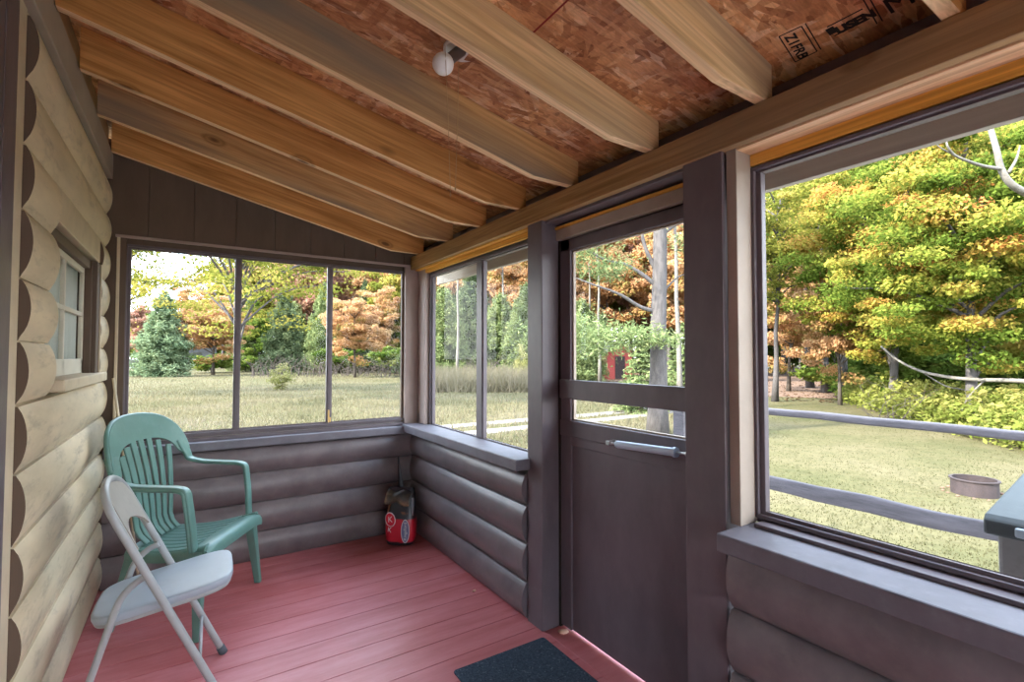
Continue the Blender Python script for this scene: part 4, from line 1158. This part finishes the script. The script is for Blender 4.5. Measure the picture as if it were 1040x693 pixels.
# fire ring
fr = ground_at(985.5, 6.95); m = MB(); n = 40; vs = []
prof = [(.255, 0), (.255, .185), (.272, .20), (.272, .215), (.236, .215), (.242, .19), (.242, 0)]
m.lathe(prof, 44); o = m.build('fire_ring', 'rust', None, auto=R(40)); o.location = fr; tag(o, 'rusty steel fire ring standing on the lawn', 'fire ring')
m = MB(); m.lathe([(.001, .05), (.16, .06), (.238, .02), (.238, .001)], 24); o2 = m.build('ash', plain('grey ash', (.05, .045, .045), .95), o)
m = MB()
for k in range(14):
    a = k*.449+.2; mr = rnd.uniform(.018, .035)
    m.lathe([(.002, 0), (mr, .004), (mr*1.05, mr*.4), (mr*.5, mr*.8), (.002, mr*.85)], 7, c=(fr.x+.34*math.cos(a)*rnd.uniform(.97, 1.1), fr.y+.34*math.sin(a)*rnd.uniform(.97, 1.1), GZ))
o = m.build('ring_stones', 'dirt'); tag(o, 'small pale stones around the fire ring', 'stones', None, 'stuff')

# ---------------------------------------------------------------- ferns: a low hedge-like bank
def bank(n):
    t = rng.random(n); a = np.array([10.9, -.6]); b = np.array([23.5, 10.4]); c_ = np.array([13.0, 2.9])
    # front edge bends round the lawn
    P_ = ((1-t)**2)[:, None]*a+(2*t*(1-t))[:, None]*c_+(t**2)[:, None]*b
    back = rng.random(n)**.8*4.2; nrm = np.array([.93, -.12])
    P_ = P_+nrm*back[:, None]*np.array([1, 1]) 
    return P_, back
nf_ = 34000; P_, bk_ = bank(nf_)
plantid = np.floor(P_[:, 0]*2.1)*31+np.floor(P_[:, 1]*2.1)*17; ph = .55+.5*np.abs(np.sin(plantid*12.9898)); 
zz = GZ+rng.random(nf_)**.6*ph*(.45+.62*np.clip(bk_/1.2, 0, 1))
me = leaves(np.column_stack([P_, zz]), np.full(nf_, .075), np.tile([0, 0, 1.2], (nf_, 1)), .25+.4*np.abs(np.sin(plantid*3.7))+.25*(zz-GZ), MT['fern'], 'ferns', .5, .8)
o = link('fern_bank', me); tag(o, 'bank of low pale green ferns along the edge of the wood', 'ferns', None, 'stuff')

# ---------------------------------------------------------------- tree stock
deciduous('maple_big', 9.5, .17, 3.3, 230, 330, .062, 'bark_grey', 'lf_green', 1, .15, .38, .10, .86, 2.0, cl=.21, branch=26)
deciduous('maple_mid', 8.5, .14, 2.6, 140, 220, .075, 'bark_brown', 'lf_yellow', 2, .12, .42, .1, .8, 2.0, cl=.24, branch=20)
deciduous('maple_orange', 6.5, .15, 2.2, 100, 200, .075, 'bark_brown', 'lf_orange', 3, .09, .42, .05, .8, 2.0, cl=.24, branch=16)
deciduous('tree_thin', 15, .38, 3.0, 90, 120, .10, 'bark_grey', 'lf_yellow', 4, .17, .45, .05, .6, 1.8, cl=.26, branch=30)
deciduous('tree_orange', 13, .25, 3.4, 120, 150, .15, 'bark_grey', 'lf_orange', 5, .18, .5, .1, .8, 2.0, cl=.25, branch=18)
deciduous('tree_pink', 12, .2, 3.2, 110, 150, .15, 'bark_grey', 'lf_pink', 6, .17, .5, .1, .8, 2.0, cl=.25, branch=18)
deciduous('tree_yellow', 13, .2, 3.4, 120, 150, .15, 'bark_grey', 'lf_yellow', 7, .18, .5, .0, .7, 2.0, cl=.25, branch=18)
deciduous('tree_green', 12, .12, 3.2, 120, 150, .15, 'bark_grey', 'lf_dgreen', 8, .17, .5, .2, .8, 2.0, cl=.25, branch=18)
deciduous('bush_green', 2.2, .02, 1.3, 40, 70, .10, 'bark_brown', 'lf_dgreen', 9, .03, .6, .3, .9, 2.0, cl=.3, branch=10)
deciduous('bush_yellow', 2.2, .02, 1.2, 44, 60, .07, 'bark_brown', 'lf_pale', 10, .03, .6, .1, .8, 2.0, cl=.3, branch=10)
deciduous('overhang', 12, .17, 5.0, 170, 120, .068, 'bark_grey', 'lf_yellow', 11, .085, .35, .0, .6, 1.7, cl=.17, branch=60)
deciduous('birch', 14, .5, 2.2, 60, 50, .16, 'bark_pale', 'lf_orange', 12, .11, .5, .1, .9, 1.8, cl=.26, branch=16)
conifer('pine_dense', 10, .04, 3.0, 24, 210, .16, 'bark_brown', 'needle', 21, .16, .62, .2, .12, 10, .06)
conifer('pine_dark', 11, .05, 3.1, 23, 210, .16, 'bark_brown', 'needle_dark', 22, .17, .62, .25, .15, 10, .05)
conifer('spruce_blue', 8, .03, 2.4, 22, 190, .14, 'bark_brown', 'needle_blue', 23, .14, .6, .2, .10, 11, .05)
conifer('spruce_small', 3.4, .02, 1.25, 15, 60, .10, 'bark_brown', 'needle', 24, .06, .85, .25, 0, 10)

def hpx(fwd, ytop): return (362-ytop)/FPX*fwd+H-GZ

# ---------- seen through the end window
plant('overhang', 'overhanging_tree', 241, 20, 'thin yellow-green tree whose drooping branches cross the panes of the end window', h=13.5, rz=.6)
plant('overhang', 'overhanging_tree', 119, 25, 'yellow-green tree whose twigs hang before the sky at the edge of the end window', h=14.5, rz=3.1)
plant('spruce_blue', 'spruce', 166, 46, 'blue-green spruce standing alone at the edge of the dry field', h=hpx(46, 298), wide=1.15)
plant('pine_dark', 'pine', 288, 52, 'dark pine behind the middle pane of the end window', h=hpx(52, 292), wide=.95)
plant('pine_dense', 'pine', 329, 60, 'lighter green pine next to the dark one in the end window', h=hpx(60, 290), wide=.8)
plant('tree_pink', 'maple', 316, 66, 'rusty pink maple rising over the dark pine in the end window', h=hpx(66, 225))
plant('maple_orange', 'maple', 361, 44, 'low orange maple in the third pane of the end window', h=hpx(44, 295), wide=1.0)
plant('maple_orange', 'maple', 217, 50, 'peach orange maple between the blue-green spruce and the first window bar', h=hpx(50, 296), wide=1.2)
plant('bush_yellow', 'shrub', 287, 28, 'loose yellow-green shrub alone in the middle of the dry field', cat='shrub', h=1.45, wide=.9)
plant('bush_green', 'shrub', 215, 56, 'low dark green shrubs at the far side of the field beside the parked vehicles', cat='shrub', h=2.2, wide=2.0)
plant('bush_green', 'shrub', 250, 60, 'low green shrub at the far side of the field behind the first window bar', cat='shrub', h=2.0, wide=1.6)
for px, f_, k_, yt, w_ in ((118, 95, 'tree_pink', 318, 1), (142, 90, 'tree_pink', 310, 1), (190, 80, 'tree_orange', 284, .9), (226, 76, 'tree_yellow', 262, .9), (262, 78, 'tree_yellow', 248, 1), (252, 70, 'tree_green', 290, .8),
                       (345, 72, 'tree_orange', 238, .9), (378, 66, 'tree_orange', 250, .9), (402, 62, 'tree_yellow', 255, .8), (390, 58, 'tree_orange', 290, .8), (358, 84, 'tree_pink', 230, 1), (300, 90, 'tree_yellow', 262, 1), (414, 70, 'pine_dark', 268, .7), (370, 62, 'pine_dark', 285, .6), (402, 54, 'bush_green', 352, 1.6), (345, 56, 'bush_green', 352, 1.6), (205, 100, 'tree_green', 320, 1.2), (160, 105, 'tree_yellow', 322, 1.2)):
    plant(k_, 'autumn_tree', px, f_, 'tree of the autumn wood across the dry field, seen through the end window', group='wood beyond the end window', h=hpx(f_, yt), wide=w_)
q_ = random.Random(77)
def fill(px0, px1, f0, f1, n, kinds, y0, y1, name, label, group, wide=(.9, 1.3)):
    for i in range(n):
        px = px0+(px1-px0)*(i+q_.random())/n; f_ = q_.uniform(f0, f1)
        if min((ground_at(px, f_)-ground_at(a_, b_)).length for a_, b_ in ((621, 42), (197, 92))) < 9: continue
        plant(q_.choice(kinds), name, px, f_, label, cat='shrub' if name == 'shrub' else 'tree', group=group, h=hpx(f_, q_.uniform(y0, y1)), wide=q_.uniform(*wide))
W1 = ('tree of the autumn wood across the dry field, seen through the end window', 'wood beyond the end window')
fill(95, 215, 105, 125, 9, ['tree_pink', 'tree_orange', 'tree_yellow', 'tree_green'], 312, 330, 'autumn_tree', *W1)
fill(215, 430, 78, 105, 14, ['tree_pink', 'tree_orange', 'tree_yellow', 'tree_green'], 235, 290, 'autumn_tree', *W1)
fill(240, 430, 62, 70, 9, ['tree_green', 'pine_dark', 'tree_orange', 'pine_dense'], 300, 330, 'autumn_tree', *W1)
fill(92, 430, 96, 112, 16, ['bush_green', 'bush_green', 'bush_yellow'], 334, 346, 'shrub', 'low shrub along the far foot of the wood, seen through the end window', 'shrubs beyond the end window', (1.2, 1.6))
# ---------- seen through the two-pane window
for i, (px, f_, k_, yt, w_, lb) in enumerate(((452, 40, 'pine_dense', 296, 1.0, 'leafy green pine in the first pane of the two-pane window'),
        (478, 46, 'pine_dark', 268, .8, 'tall dark pine behind the middle bar of the two-pane window'),
        (508, 42, 'pine_dense', 300, 1.15, 'broad soft green pine in the second pane of the two-pane window'),
        (534, 40, 'pine_dense', 290, 1.0, 'soft green pine beside the dark door post'),
        (428, 48, 'pine_dark', 288, .9, 'dark pine behind the corner post'))):
    plant(k_, 'pine', px, f_, lb, h=hpx(f_, yt), wide=w_)
plant('birch', 'birch', 464.5, 36, 'slim pale birch trunk in the first pane of the two-pane window', h=15)
plant('birch', 'birch', 512, 50, 'pale birch rising over the pines in the second pane of the two-pane window', h=19)
plant('bush_yellow', 'shrub', 531, 33, 'small pale green shrub low beside the dark door post', cat='shrub', h=2.6, wide=.4)
for px, f_, k_, yt, w_ in ((446, 62, 'tree_orange', 240, .9), (496, 66, 'tree_orange', 240, .9), (527, 58, 'tree_orange', 236, .9), (476, 70, 'tree_yellow', 232, .9), (545, 60, 'pine_dense', 262, 1), (490, 56, 'pine_dark', 300, 1.1)):
    plant(k_, 'autumn_tree', px, f_, 'tree of the mixed wood seen through the two-pane window', group='wood beyond the two-pane window', h=hpx(f_, yt), wide=w_)

W2 = ('tree of the mixed wood seen through the two-pane window', 'wood beyond the two-pane window')
fill(425, 560, 70, 95, 9, ['tree_orange', 'tree_pink', 'tree_yellow', 'tree_orange'], 232, 262, 'autumn_tree', *W2)
fill(425, 560, 50, 60, 8, ['pine_dense', 'pine_dark', 'pine_dense'], 290, 325, 'autumn_tree', *W2)
# ---------- seen through the door: a big pine with dead limbs
pb = ground_at(667, 11.4); pt = empty('white_pine', pb); tag(pt, 'big grey pine trunk with bare side limbs, seen through the screen door', 'tree')
m = MB(); pts_, rr_ = trunk(m, (0, 0, 0), 11.5, .205, .10, tuple((r2*.22)[:2]), .03, 16, 3, 14); m.build('trunk', 'bark_grey', pt)
m = MB(); RX = Vector(r2); FX = Vector((fw.x, fw.y, 0)); TW = []
def limb(z0, pts, r0):
    P0 = Vector((0, 0, z0)); seq = [P0]+[P0+RX*a+FX*d+Vector((0, 0, c_)) for a, c_, d in pts]
    cc = catmull(seq, 5); m.tube(cc, [r0*(1-.8*i/(len(cc)-1)) for i in range(len(cc))], 7); TW.append(cc)
limb(2.95, [(-.4, .10, -.1), (-.9, .38, -.2), (-1.55, .60, -.3), (-1.95, .78, -.2)], .055)
limb(3.55, [(-.3, .25, 0), (-.7, .52, .1), (-1.15, .62, .1), (-1.7, .95, .2)], .06)
limb(3.9, [(-.25, .6, .05), (-.32, 1.2, .1), (-.38, 2.0, .1)], .06)
limb(3.2, [(.3, .35, .1), (.6, .6, .2), (.9, .7, .2)], .035)
limb(2.35, [(-.5, -.10, -.3), (-1.0, -.18, -.5), (-1.5, -.35, -.6)], .035)
limb(4.6, [(.5, .4, 0), (1.1, .5, .1), (1.8, .5, .1)], .05)
limb(4.9, [(-.6, .3, 0), (-1.3, .5, .1), (-2.1, .4, .1)], .05)
m.build('limb', 'bark_grey', pt)
cs = []
for z_, a_, d_, n_, rr in ((2.25, -1.55, -.6, 1500, .50), (2.40, -.80, -.45, 900, .36), (2.30, -.1, -.5, 500, .28), (3.95, -1.15, .1, 700, .34), (4.35, -1.9, .1, 900, .45), (4.9, -1.9, .1, 1200, .6), (4.6, 1.2, .1, 900, .4), (2.6, -2.1, -.5, 1000, .45), (6.4, 0, .2, 2000, 1.3)):
    d = rng.normal(size=(n_, 3))*np.array([rr, rr, rr*.34]); c0 = np.array(RX*a_+FX*d_)+np.array([0, 0, z_]); cs.append(c0+d)
cent = np.concatenate(cs); n = len(cent)
me = leaves(cent, np.full(n, .07), np.tile([0, 0, .7], (n, 1)), .6+.2*rng.normal(size=n), MT['needle'], 'foliage', .2, 1.0); link('foliage', me, pt)
plant('birch', 'birch', 690, 17, 'slim white birch trunk just beyond the big pine, seen through the screen door', h=12.5)
plant('birch', 'birch', 609, 33, 'leaning pale birch beside the hinge side of the screen door', h=15)
plant('birch', 'birch', 598, 36, 'thin pale birch nearest the hinge side of the screen door', h=15)
plant('spruce_small', 'spruce', 650, 17, 'bushy green spruce at the foot of the big pine trunk', h=2.75, wide=1.0)
plant('spruce_small', 'spruce', 694, 21, 'green spruce behind the white birch trunk', h=3.3, wide=1.1)
plant('pine_dense', 'pine', 590, 36, 'soft green pine against the hinge side of the screen door', h=hpx(36, 306), wide=1.2)
plant('pine_dark', 'pine', 612, 48, 'dark pine beside the red shed', h=hpx(48, 318), wide=.8)
for px, f_, k_, yt, w_ in ((585, 58, 'tree_orange', 222, 1), (615, 55, 'tree_orange', 228, 1), (648, 60, 'tree_pink', 210, 1), (680, 52, 'tree_orange', 205, 1), (702, 46, 'tree_orange', 215, .9), (630, 70, 'tree_yellow', 215, 1), (668, 70, 'pine_dense', 300, 1.2), (710, 60, 'pine_dark', 280, 1)):
    plant(k_, 'autumn_tree', px, f_, 'tree of the orange wood behind the big pine, seen through the screen door', group='wood beyond the screen door', h=hpx(f_, yt), wide=w_)
W3 = ('tree of the orange wood behind the big pine, seen through the screen door', 'wood beyond the screen door')
fill(565, 730, 64, 90, 10, ['tree_orange', 'tree_pink', 'tree_orange', 'tree_yellow'], 190, 250, 'autumn_tree', *W3)
fill(640, 730, 36, 50, 5, ['pine_dense', 'tree_green', 'pine_dense'], 300, 325, 'autumn_tree', *W3)
# red shed
sh = empty('red_shed', ground_at(621, 42), R(-18)); tag(sh, 'small red shed under the trees beyond the screen door', 'shed')
MT['red_shed'] = paint('red shed boards', mul(lin(212, 96, 92), .42), .8, .1, None, 0, 3)
m = MB(); m.prism([(-1.1, 0), (1.1, 0), (1.1, 2.3), (0, 3.0), (-1.1, 2.3)], 'y', -1.5, 1.5); m.build('walls', 'red_shed', sh)
m = MB(); m.prism([(-1.4, 2.12), (0, 3.05), (1.4, 2.12), (1.4, 2.24), (0, 3.18), (-1.4, 2.24)], 'y', -1.8, 1.8); m.build('roof', 'dark_metal', sh)
m = MB(); m.box(-.45, .45, -1.53, -1.49, 0, 1.9); m.build('door', 'rust', sh)

# ---------- far side of the field: parked vehicles and a house
def car(name, px, fwd, col, label, rz, L_=4.4, hgt=1.5):
    r = empty(name, ground_at(px, fwd), rz); tag(r, label, 'car')
    m = MB(); prof = [(-L_/2, .35), (L_/2, .35), (L_/2, .75), (L_/2-.15, .88), (L_*.24, .98), (L_*.08, hgt), (-L_*.30, hgt), (-L_*.44, 1.0), (-L_/2, .92)]
    m.prism(prof, 'y', -.85, .85); m.build('body', col, r, .05)
    m = MB(); m.prism([(L_*.19, 1.0), (L_*.07, hgt-.08), (-L_*.28, hgt-.08), (-L_*.39, 1.02)], 'y', -.87, .87); m.build('side_glass', 'dark_metal', r)
    for sx_ in (-1, 1):
        for sy_ in (-1, 1):
            m = MB(); c0 = Vector((sx_*L_*.31, sy_*.72, .33)); m.tube([c0-Vector((0, .11, 0)), c0+Vector((0, .11, 0))], .33, 16); m.build('wheel', 'rubber', r, auto=R(40))
    return r
MT['car_white'] = plain('white car paint', (.30, .31, .32), .3); MT['car_silver'] = plain('silver car paint', (.17, .175, .19), .3, .3)
car('parked_car', 133, 62, 'car_white', 'white parked car at the edge of the end window, beyond the field', R(20))
car('parked_car', 175, 66, 'car_silver', 'silver grey parked car partly behind the blue-green spruce', R(8))
car('parked_car', 201, 68, 'car_white', 'white parked car in front of the small far house', R(-12))
hs = empty('far_house', ground_at(197, 92), R(10)); tag(hs, 'small pale house with a red gable far beyond the field', 'house')
m = MB(); m.prism([(-3.0, 0), (3.0, 0), (3.0, 3.4), (0, 5.2), (-3.0, 3.4)], 'y', -3.5, 3.5); m.build('walls', 'car_silver', hs)
m = MB(); m.prism([(-3.6, 3.15), (0, 5.3), (3.6, 3.15), (3.6, 3.35), (0, 5.5), (-3.6, 3.35)], 'y', -3.9, 3.9); m.build('roof', 'dark_metal', hs)
m = MB(); m.box(-.8, .6, -3.54, -3.48, 1.0, 2.6); m.build('window', 'dark_metal', hs)
m = MB(); m.box(-5.6, -3.1, -2.5, 2.0, 0, 4.6); m.build('side_wing', 'red_shed', hs)

# ---------- seen through the big window
plant('maple_big', 'maple', 985, 13.2, 'big green and yellow maple filling the outer half of the big window', h=8.6, rz=1.1)
plant('maple_big', 'maple', 905, 17.5, 'green maple with yellow sprays in the middle of the big window', h=9.5, rz=3.0, wide=.95)
plant('maple_mid', 'maple', 1065, 15, 'yellowing maple at the outer edge of the big window', h=9.5, rz=2.0)
plant('maple_orange', 'maple', 852, 19.5, 'orange maple sapling above the ferns at the near side of the big window', h=6.2, rz=.4, wide=.8)
plant('maple_orange', 'maple', 800, 27, 'peach orange maple over the brown drive', h=7.6, rz=2.4, wide=.95)
plant('tree_thin', 'tall_tree', 855, 22, 'tall thin grey-trunked tree behind the orange maple sapling', h=15, rz=1.9)
plant('tree_thin', 'tall_tree', 822, 30, 'tall thin tree with sparse yellow leaves over the brown drive', h=17, rz=4.2)
plant('tree_thin', 'tall_tree', 838, 26, 'tall forked tree whose bare top shows against the sky', h=16.5, rz=5.2)
plant('tree_thin', 'maple', 786, 21, 'bright yellow-green young tree against the frame of the big window', h=9.5, rz=.9, wide=1.1)
for px, f_, k_, yt, w_ in ((795, 52, 'tree_yellow', 215, 1), (830, 46, 'tree_green', 250, 1), (868, 38, 'tree_yellow', 150, 1), (905, 34, 'tree_yellow', 120, 1), (950, 30, 'tree_green', 90, 1.1), (1000, 28, 'tree_green', 60, 1.1), (1045, 26, 'tree_yellow', 60, 1), (880, 30, 'tree_green', 260, 1.0), (925, 24, 'tree_green', 235, .9), (1020, 22, 'tree_green', 200, .9), (770, 60, 'tree_orange', 220, 1), (812, 44, 'tree_orange', 300, .9), (975, 40, 'tree_orange', 40, 1), (860, 60, 'tree_yellow', 190, 1.2), (745, 55, 'tree_orange', 220, 1), (1075, 24, 'tree_green', 120, 1)):
    plant(k_, 'autumn_tree', px, f_, 'tree of the green and gold wood behind the maples, seen through the big window', group='wood beyond the big window', h=hpx(f_, yt), wide=w_)
W4 = ('tree of the green and gold wood behind the maples, seen through the big window', 'wood beyond the big window')
fill(745, 900, 55, 85, 9, ['tree_orange', 'tree_yellow', 'tree_orange', 'tree_green'], 215, 300, 'autumn_tree', *W4)
fill(860, 1090, 36, 52, 9, ['tree_yellow', 'tree_green', 'tree_yellow', 'tree_green'], 60, 200, 'autumn_tree', *W4)
fill(745, 905, 66, 84, 12, ['bush_green', 'bush_green', 'bush_yellow'], 334, 346, 'shrub', 'low shrub far back in the wood behind the brown drive, seen through the big window', 'shrubs beyond the brown drive', (1.2, 1.6))
# understorey thicket
for i, (px, f_, w_, h_) in enumerate(((880, 22, 1.3, 2.0), (930, 18, 1.3, 1.8), (985, 16.5, 1.3, 1.7), (1040, 15, 1.3, 1.7), (845, 26, 1.3, 2.2), (910, 26, 1.6, 2.4), (960, 24, 1.8, 2.6), (1015, 21, 1.8, 2.6), (1070, 19, 1.6, 2.4))):
    plant('bush_green', 'thicket_shrub', px, f_, 'dark leafy shrub of the thicket behind the ferns', cat='shrub', group='thicket behind the ferns', h=h_, wide=w_)
# fallen limb arching over the ferns
m = MB(); seq = [(895, 352, 15.2), (912, 366, 14.6), (935, 377, 14.0), (962, 383, 13.4), (995, 386, 12.8), (1035, 387, 12.2), (1075, 392, 11.8)]
def pix3(x, y, f_):
    d = r2*((x-520)/FPX)-u2*((y-346.5)/FPX)+fw; return Vector((0, 0, H))+d*f_
P_ = catmull([pix3(*q) for q in seq], 6); m.tube(P_, [.028+.035*i/(len(P_)-1) for i in range(len(P_))], 8)
P2 = catmull([pix3(935, 377, 14.0), pix3(960, 392, 13.7), pix3(985, 398, 13.4), pix3(1000, 412, 13.2)], 5); m.tube(P2, .02, 6)
P2 = catmull([pix3(1000, 386, 12.8), pix3(985, 402, 12.6), pix3(975, 420, 12.5)], 5); m.tube(P2, .02, 6)
o = m.build('fallen_limb', 'bark_pale'); tag(o, 'pale bare limb bowed over the ferns in the big window', 'branch')
# white-barked tree whose forked limb reaches into the top corner of the window
wt = empty('white_tree', ground_at(1110, 8.6)); tag(wt, 'white-barked tree whose bare forked limb crosses the top corner of the big window', 'tree')
m = MB(); L0 = Vector(wt.location)
seq = [(1112, 480, 8.6), (1106, 330, 8.6), (1085, 235, 8.5), (1052, 203, 8.3), (1028, 188, 8.2), (1017, 172, 8.2), (1012, 152, 8.2), (1004, 124, 8.3), (996, 96, 8.4), (992, 60, 8.5)]
P_ = [p_-L0 for p_ in catmull([pix3(*q) for q in seq], 5)]; P_[0].z = 0
m.tube(P_, [.045*(1-i/(len(P_)-1))**.8+.026 for i in range(len(P_))], 10); m.build('trunk', 'bark_pale', wt)
m = MB()
for seq, r0 in (([(1019, 172, 8.2), (1000, 169, 8.1), (984, 164, 8.0), (970, 158, 7.95), (963, 150, 7.9), (961, 143, 7.9)], .030), ([(1024, 176, 8.2), (1032, 162, 8.2), (1036, 148, 8.25)], .026), ([(966, 156, 7.95), (955, 150, 7.9), (948, 144, 7.9)], .014)):
    Q = [p_-L0 for p_ in catmull([pix3(*q) for q in seq], 5)]; m.tube(Q, [r0*(1-.6*i/(len(Q)-1)) for i in range(len(Q))], 7)
m.build('limb', 'bark_pale', wt)

# fallen leaves on the drive and forest floor
def lit_gen(n):
    a = polar(775, 1080, 12, 40)(n//2); b_ = polar(575, 720, 26, 60)(n//2); return np.concatenate([a, b_])
P_ = lit_gen(9000); P_ = P_[(np.hypot(P_[:, 0], P_[:, 1]) > 24)]; n = len(P_)
me = leaves(np.column_stack([P_, np.full(n, GZ+.03)]), np.full(n, .07), np.tile([0, 0, 2.5], (n, 1)), rng.random(n), MT['litter'], 'leaf_litter', .7, .5)
o = link('fallen_leaves', me); tag(o, 'dry fallen leaves lying on the drive and under the trees', 'leaves', None, 'stuff')

# brushwood: grey stems along the wood's edge
m = MB()
for k in range(420):
    px = rnd.choice((rnd.uniform(335, 415), rnd.uniform(470, 530), rnd.uniform(880, 1060), rnd.uniform(255, 340))); f_ = {0: 50}.get(0)
    f_ = rnd.uniform(44, 52) if px < 420 else (rnd.uniform(36, 40) if px < 540 else rnd.uniform(13.5, 20)); b0 = ground_at(px, f_); hh = rnd.uniform(.8, 2.2)*(1 if px < 540 else .6); s_ = 1 if px < 540 else .4
    m.tube([b0, b0+Vector((rnd.uniform(-.5, .5), rnd.uniform(-.5, .5), hh*.6))*1.0, b0+Vector((rnd.uniform(-1.2, 1.2), rnd.uniform(-1.2, 1.2), hh))], [.03*s_, .022*s_, .008*s_], 4, caps=False)
o = m.build('brushwood', 'twig'); tag(o, 'tangle of bare grey stems along the foot of the wood', 'brushwood', None, 'stuff')

# ================================================================== LIGHT
W = bpy.data.worlds.new('sky'); SC.world = W; W.use_nodes = True; t = W.node_tree; t.nodes.clear()
out = t.nodes.new('ShaderNodeOutputWorld'); bg = t.nodes.new('ShaderNodeBackground'); t.links.new(bg.outputs[0], out.inputs[0])
tc = t.nodes.new('ShaderNodeTexCoord'); sx_ = t.nodes.new('ShaderNodeSeparateXYZ'); t.links.new(tc.outputs['Generated'], sx_.inputs[0])
rp = ramp(t, [(0, (.80, .89, 1.0)), (.35, (.60, .77, 1.0)), (1, (.40, .60, 1.0))]); t.links.new(sx_.outputs[2], rp.inputs[0])
n1 = N(t, 'ShaderNodeTexNoise', i_Scale=2.6, i_Detail=6.0, i_Roughness=.6); t.links.new(tc.outputs['Generated'], n1.inputs['Vector'])
r_ = ramp(t, [(.42, (0, 0, 0)), (.62, (1, 1, 1))]); t.links.new(n1.outputs[0], r_.inputs[0])
c = mixc(t, r_.outputs[0], rp.outputs[0], (1.0, 1.0, 1.0)); t.links.new(c, bg.inputs[0])
bg.inputs[1].default_value = 6.5
sl = bpy.data.lights.new('sun', 'SUN'); sl.energy = 15.0; sl.angle = R(3); sl.color = (1.0, .93, .80)
so = bpy.data.objects.new('sun', sl); COL.objects.link(so)
sd = Vector((.80, -.12, -.58)); so.rotation_euler = sd.to_track_quat('-Z', 'Y').to_euler()
pl = bpy.data.lights.new('lamp_glow', 'POINT'); pl.energy = 0; pl.shadow_soft_size = .04

SC.view_settings.view_transform = 'Standard'; SC.view_settings.look = 'None'; SC.view_settings.gamma = 1; SC.view_settings.exposure = .74
SC.view_settings.use_curve_mapping = False
SC.cycles.use_denoising = True; SC.cycles.max_bounces = 12; SC.cycles.diffuse_bounces = 6; SC.cycles.transparent_max_bounces = 16
SC.cycles.sample_clamp_indirect = 8
bpy.context.view_layer.update()
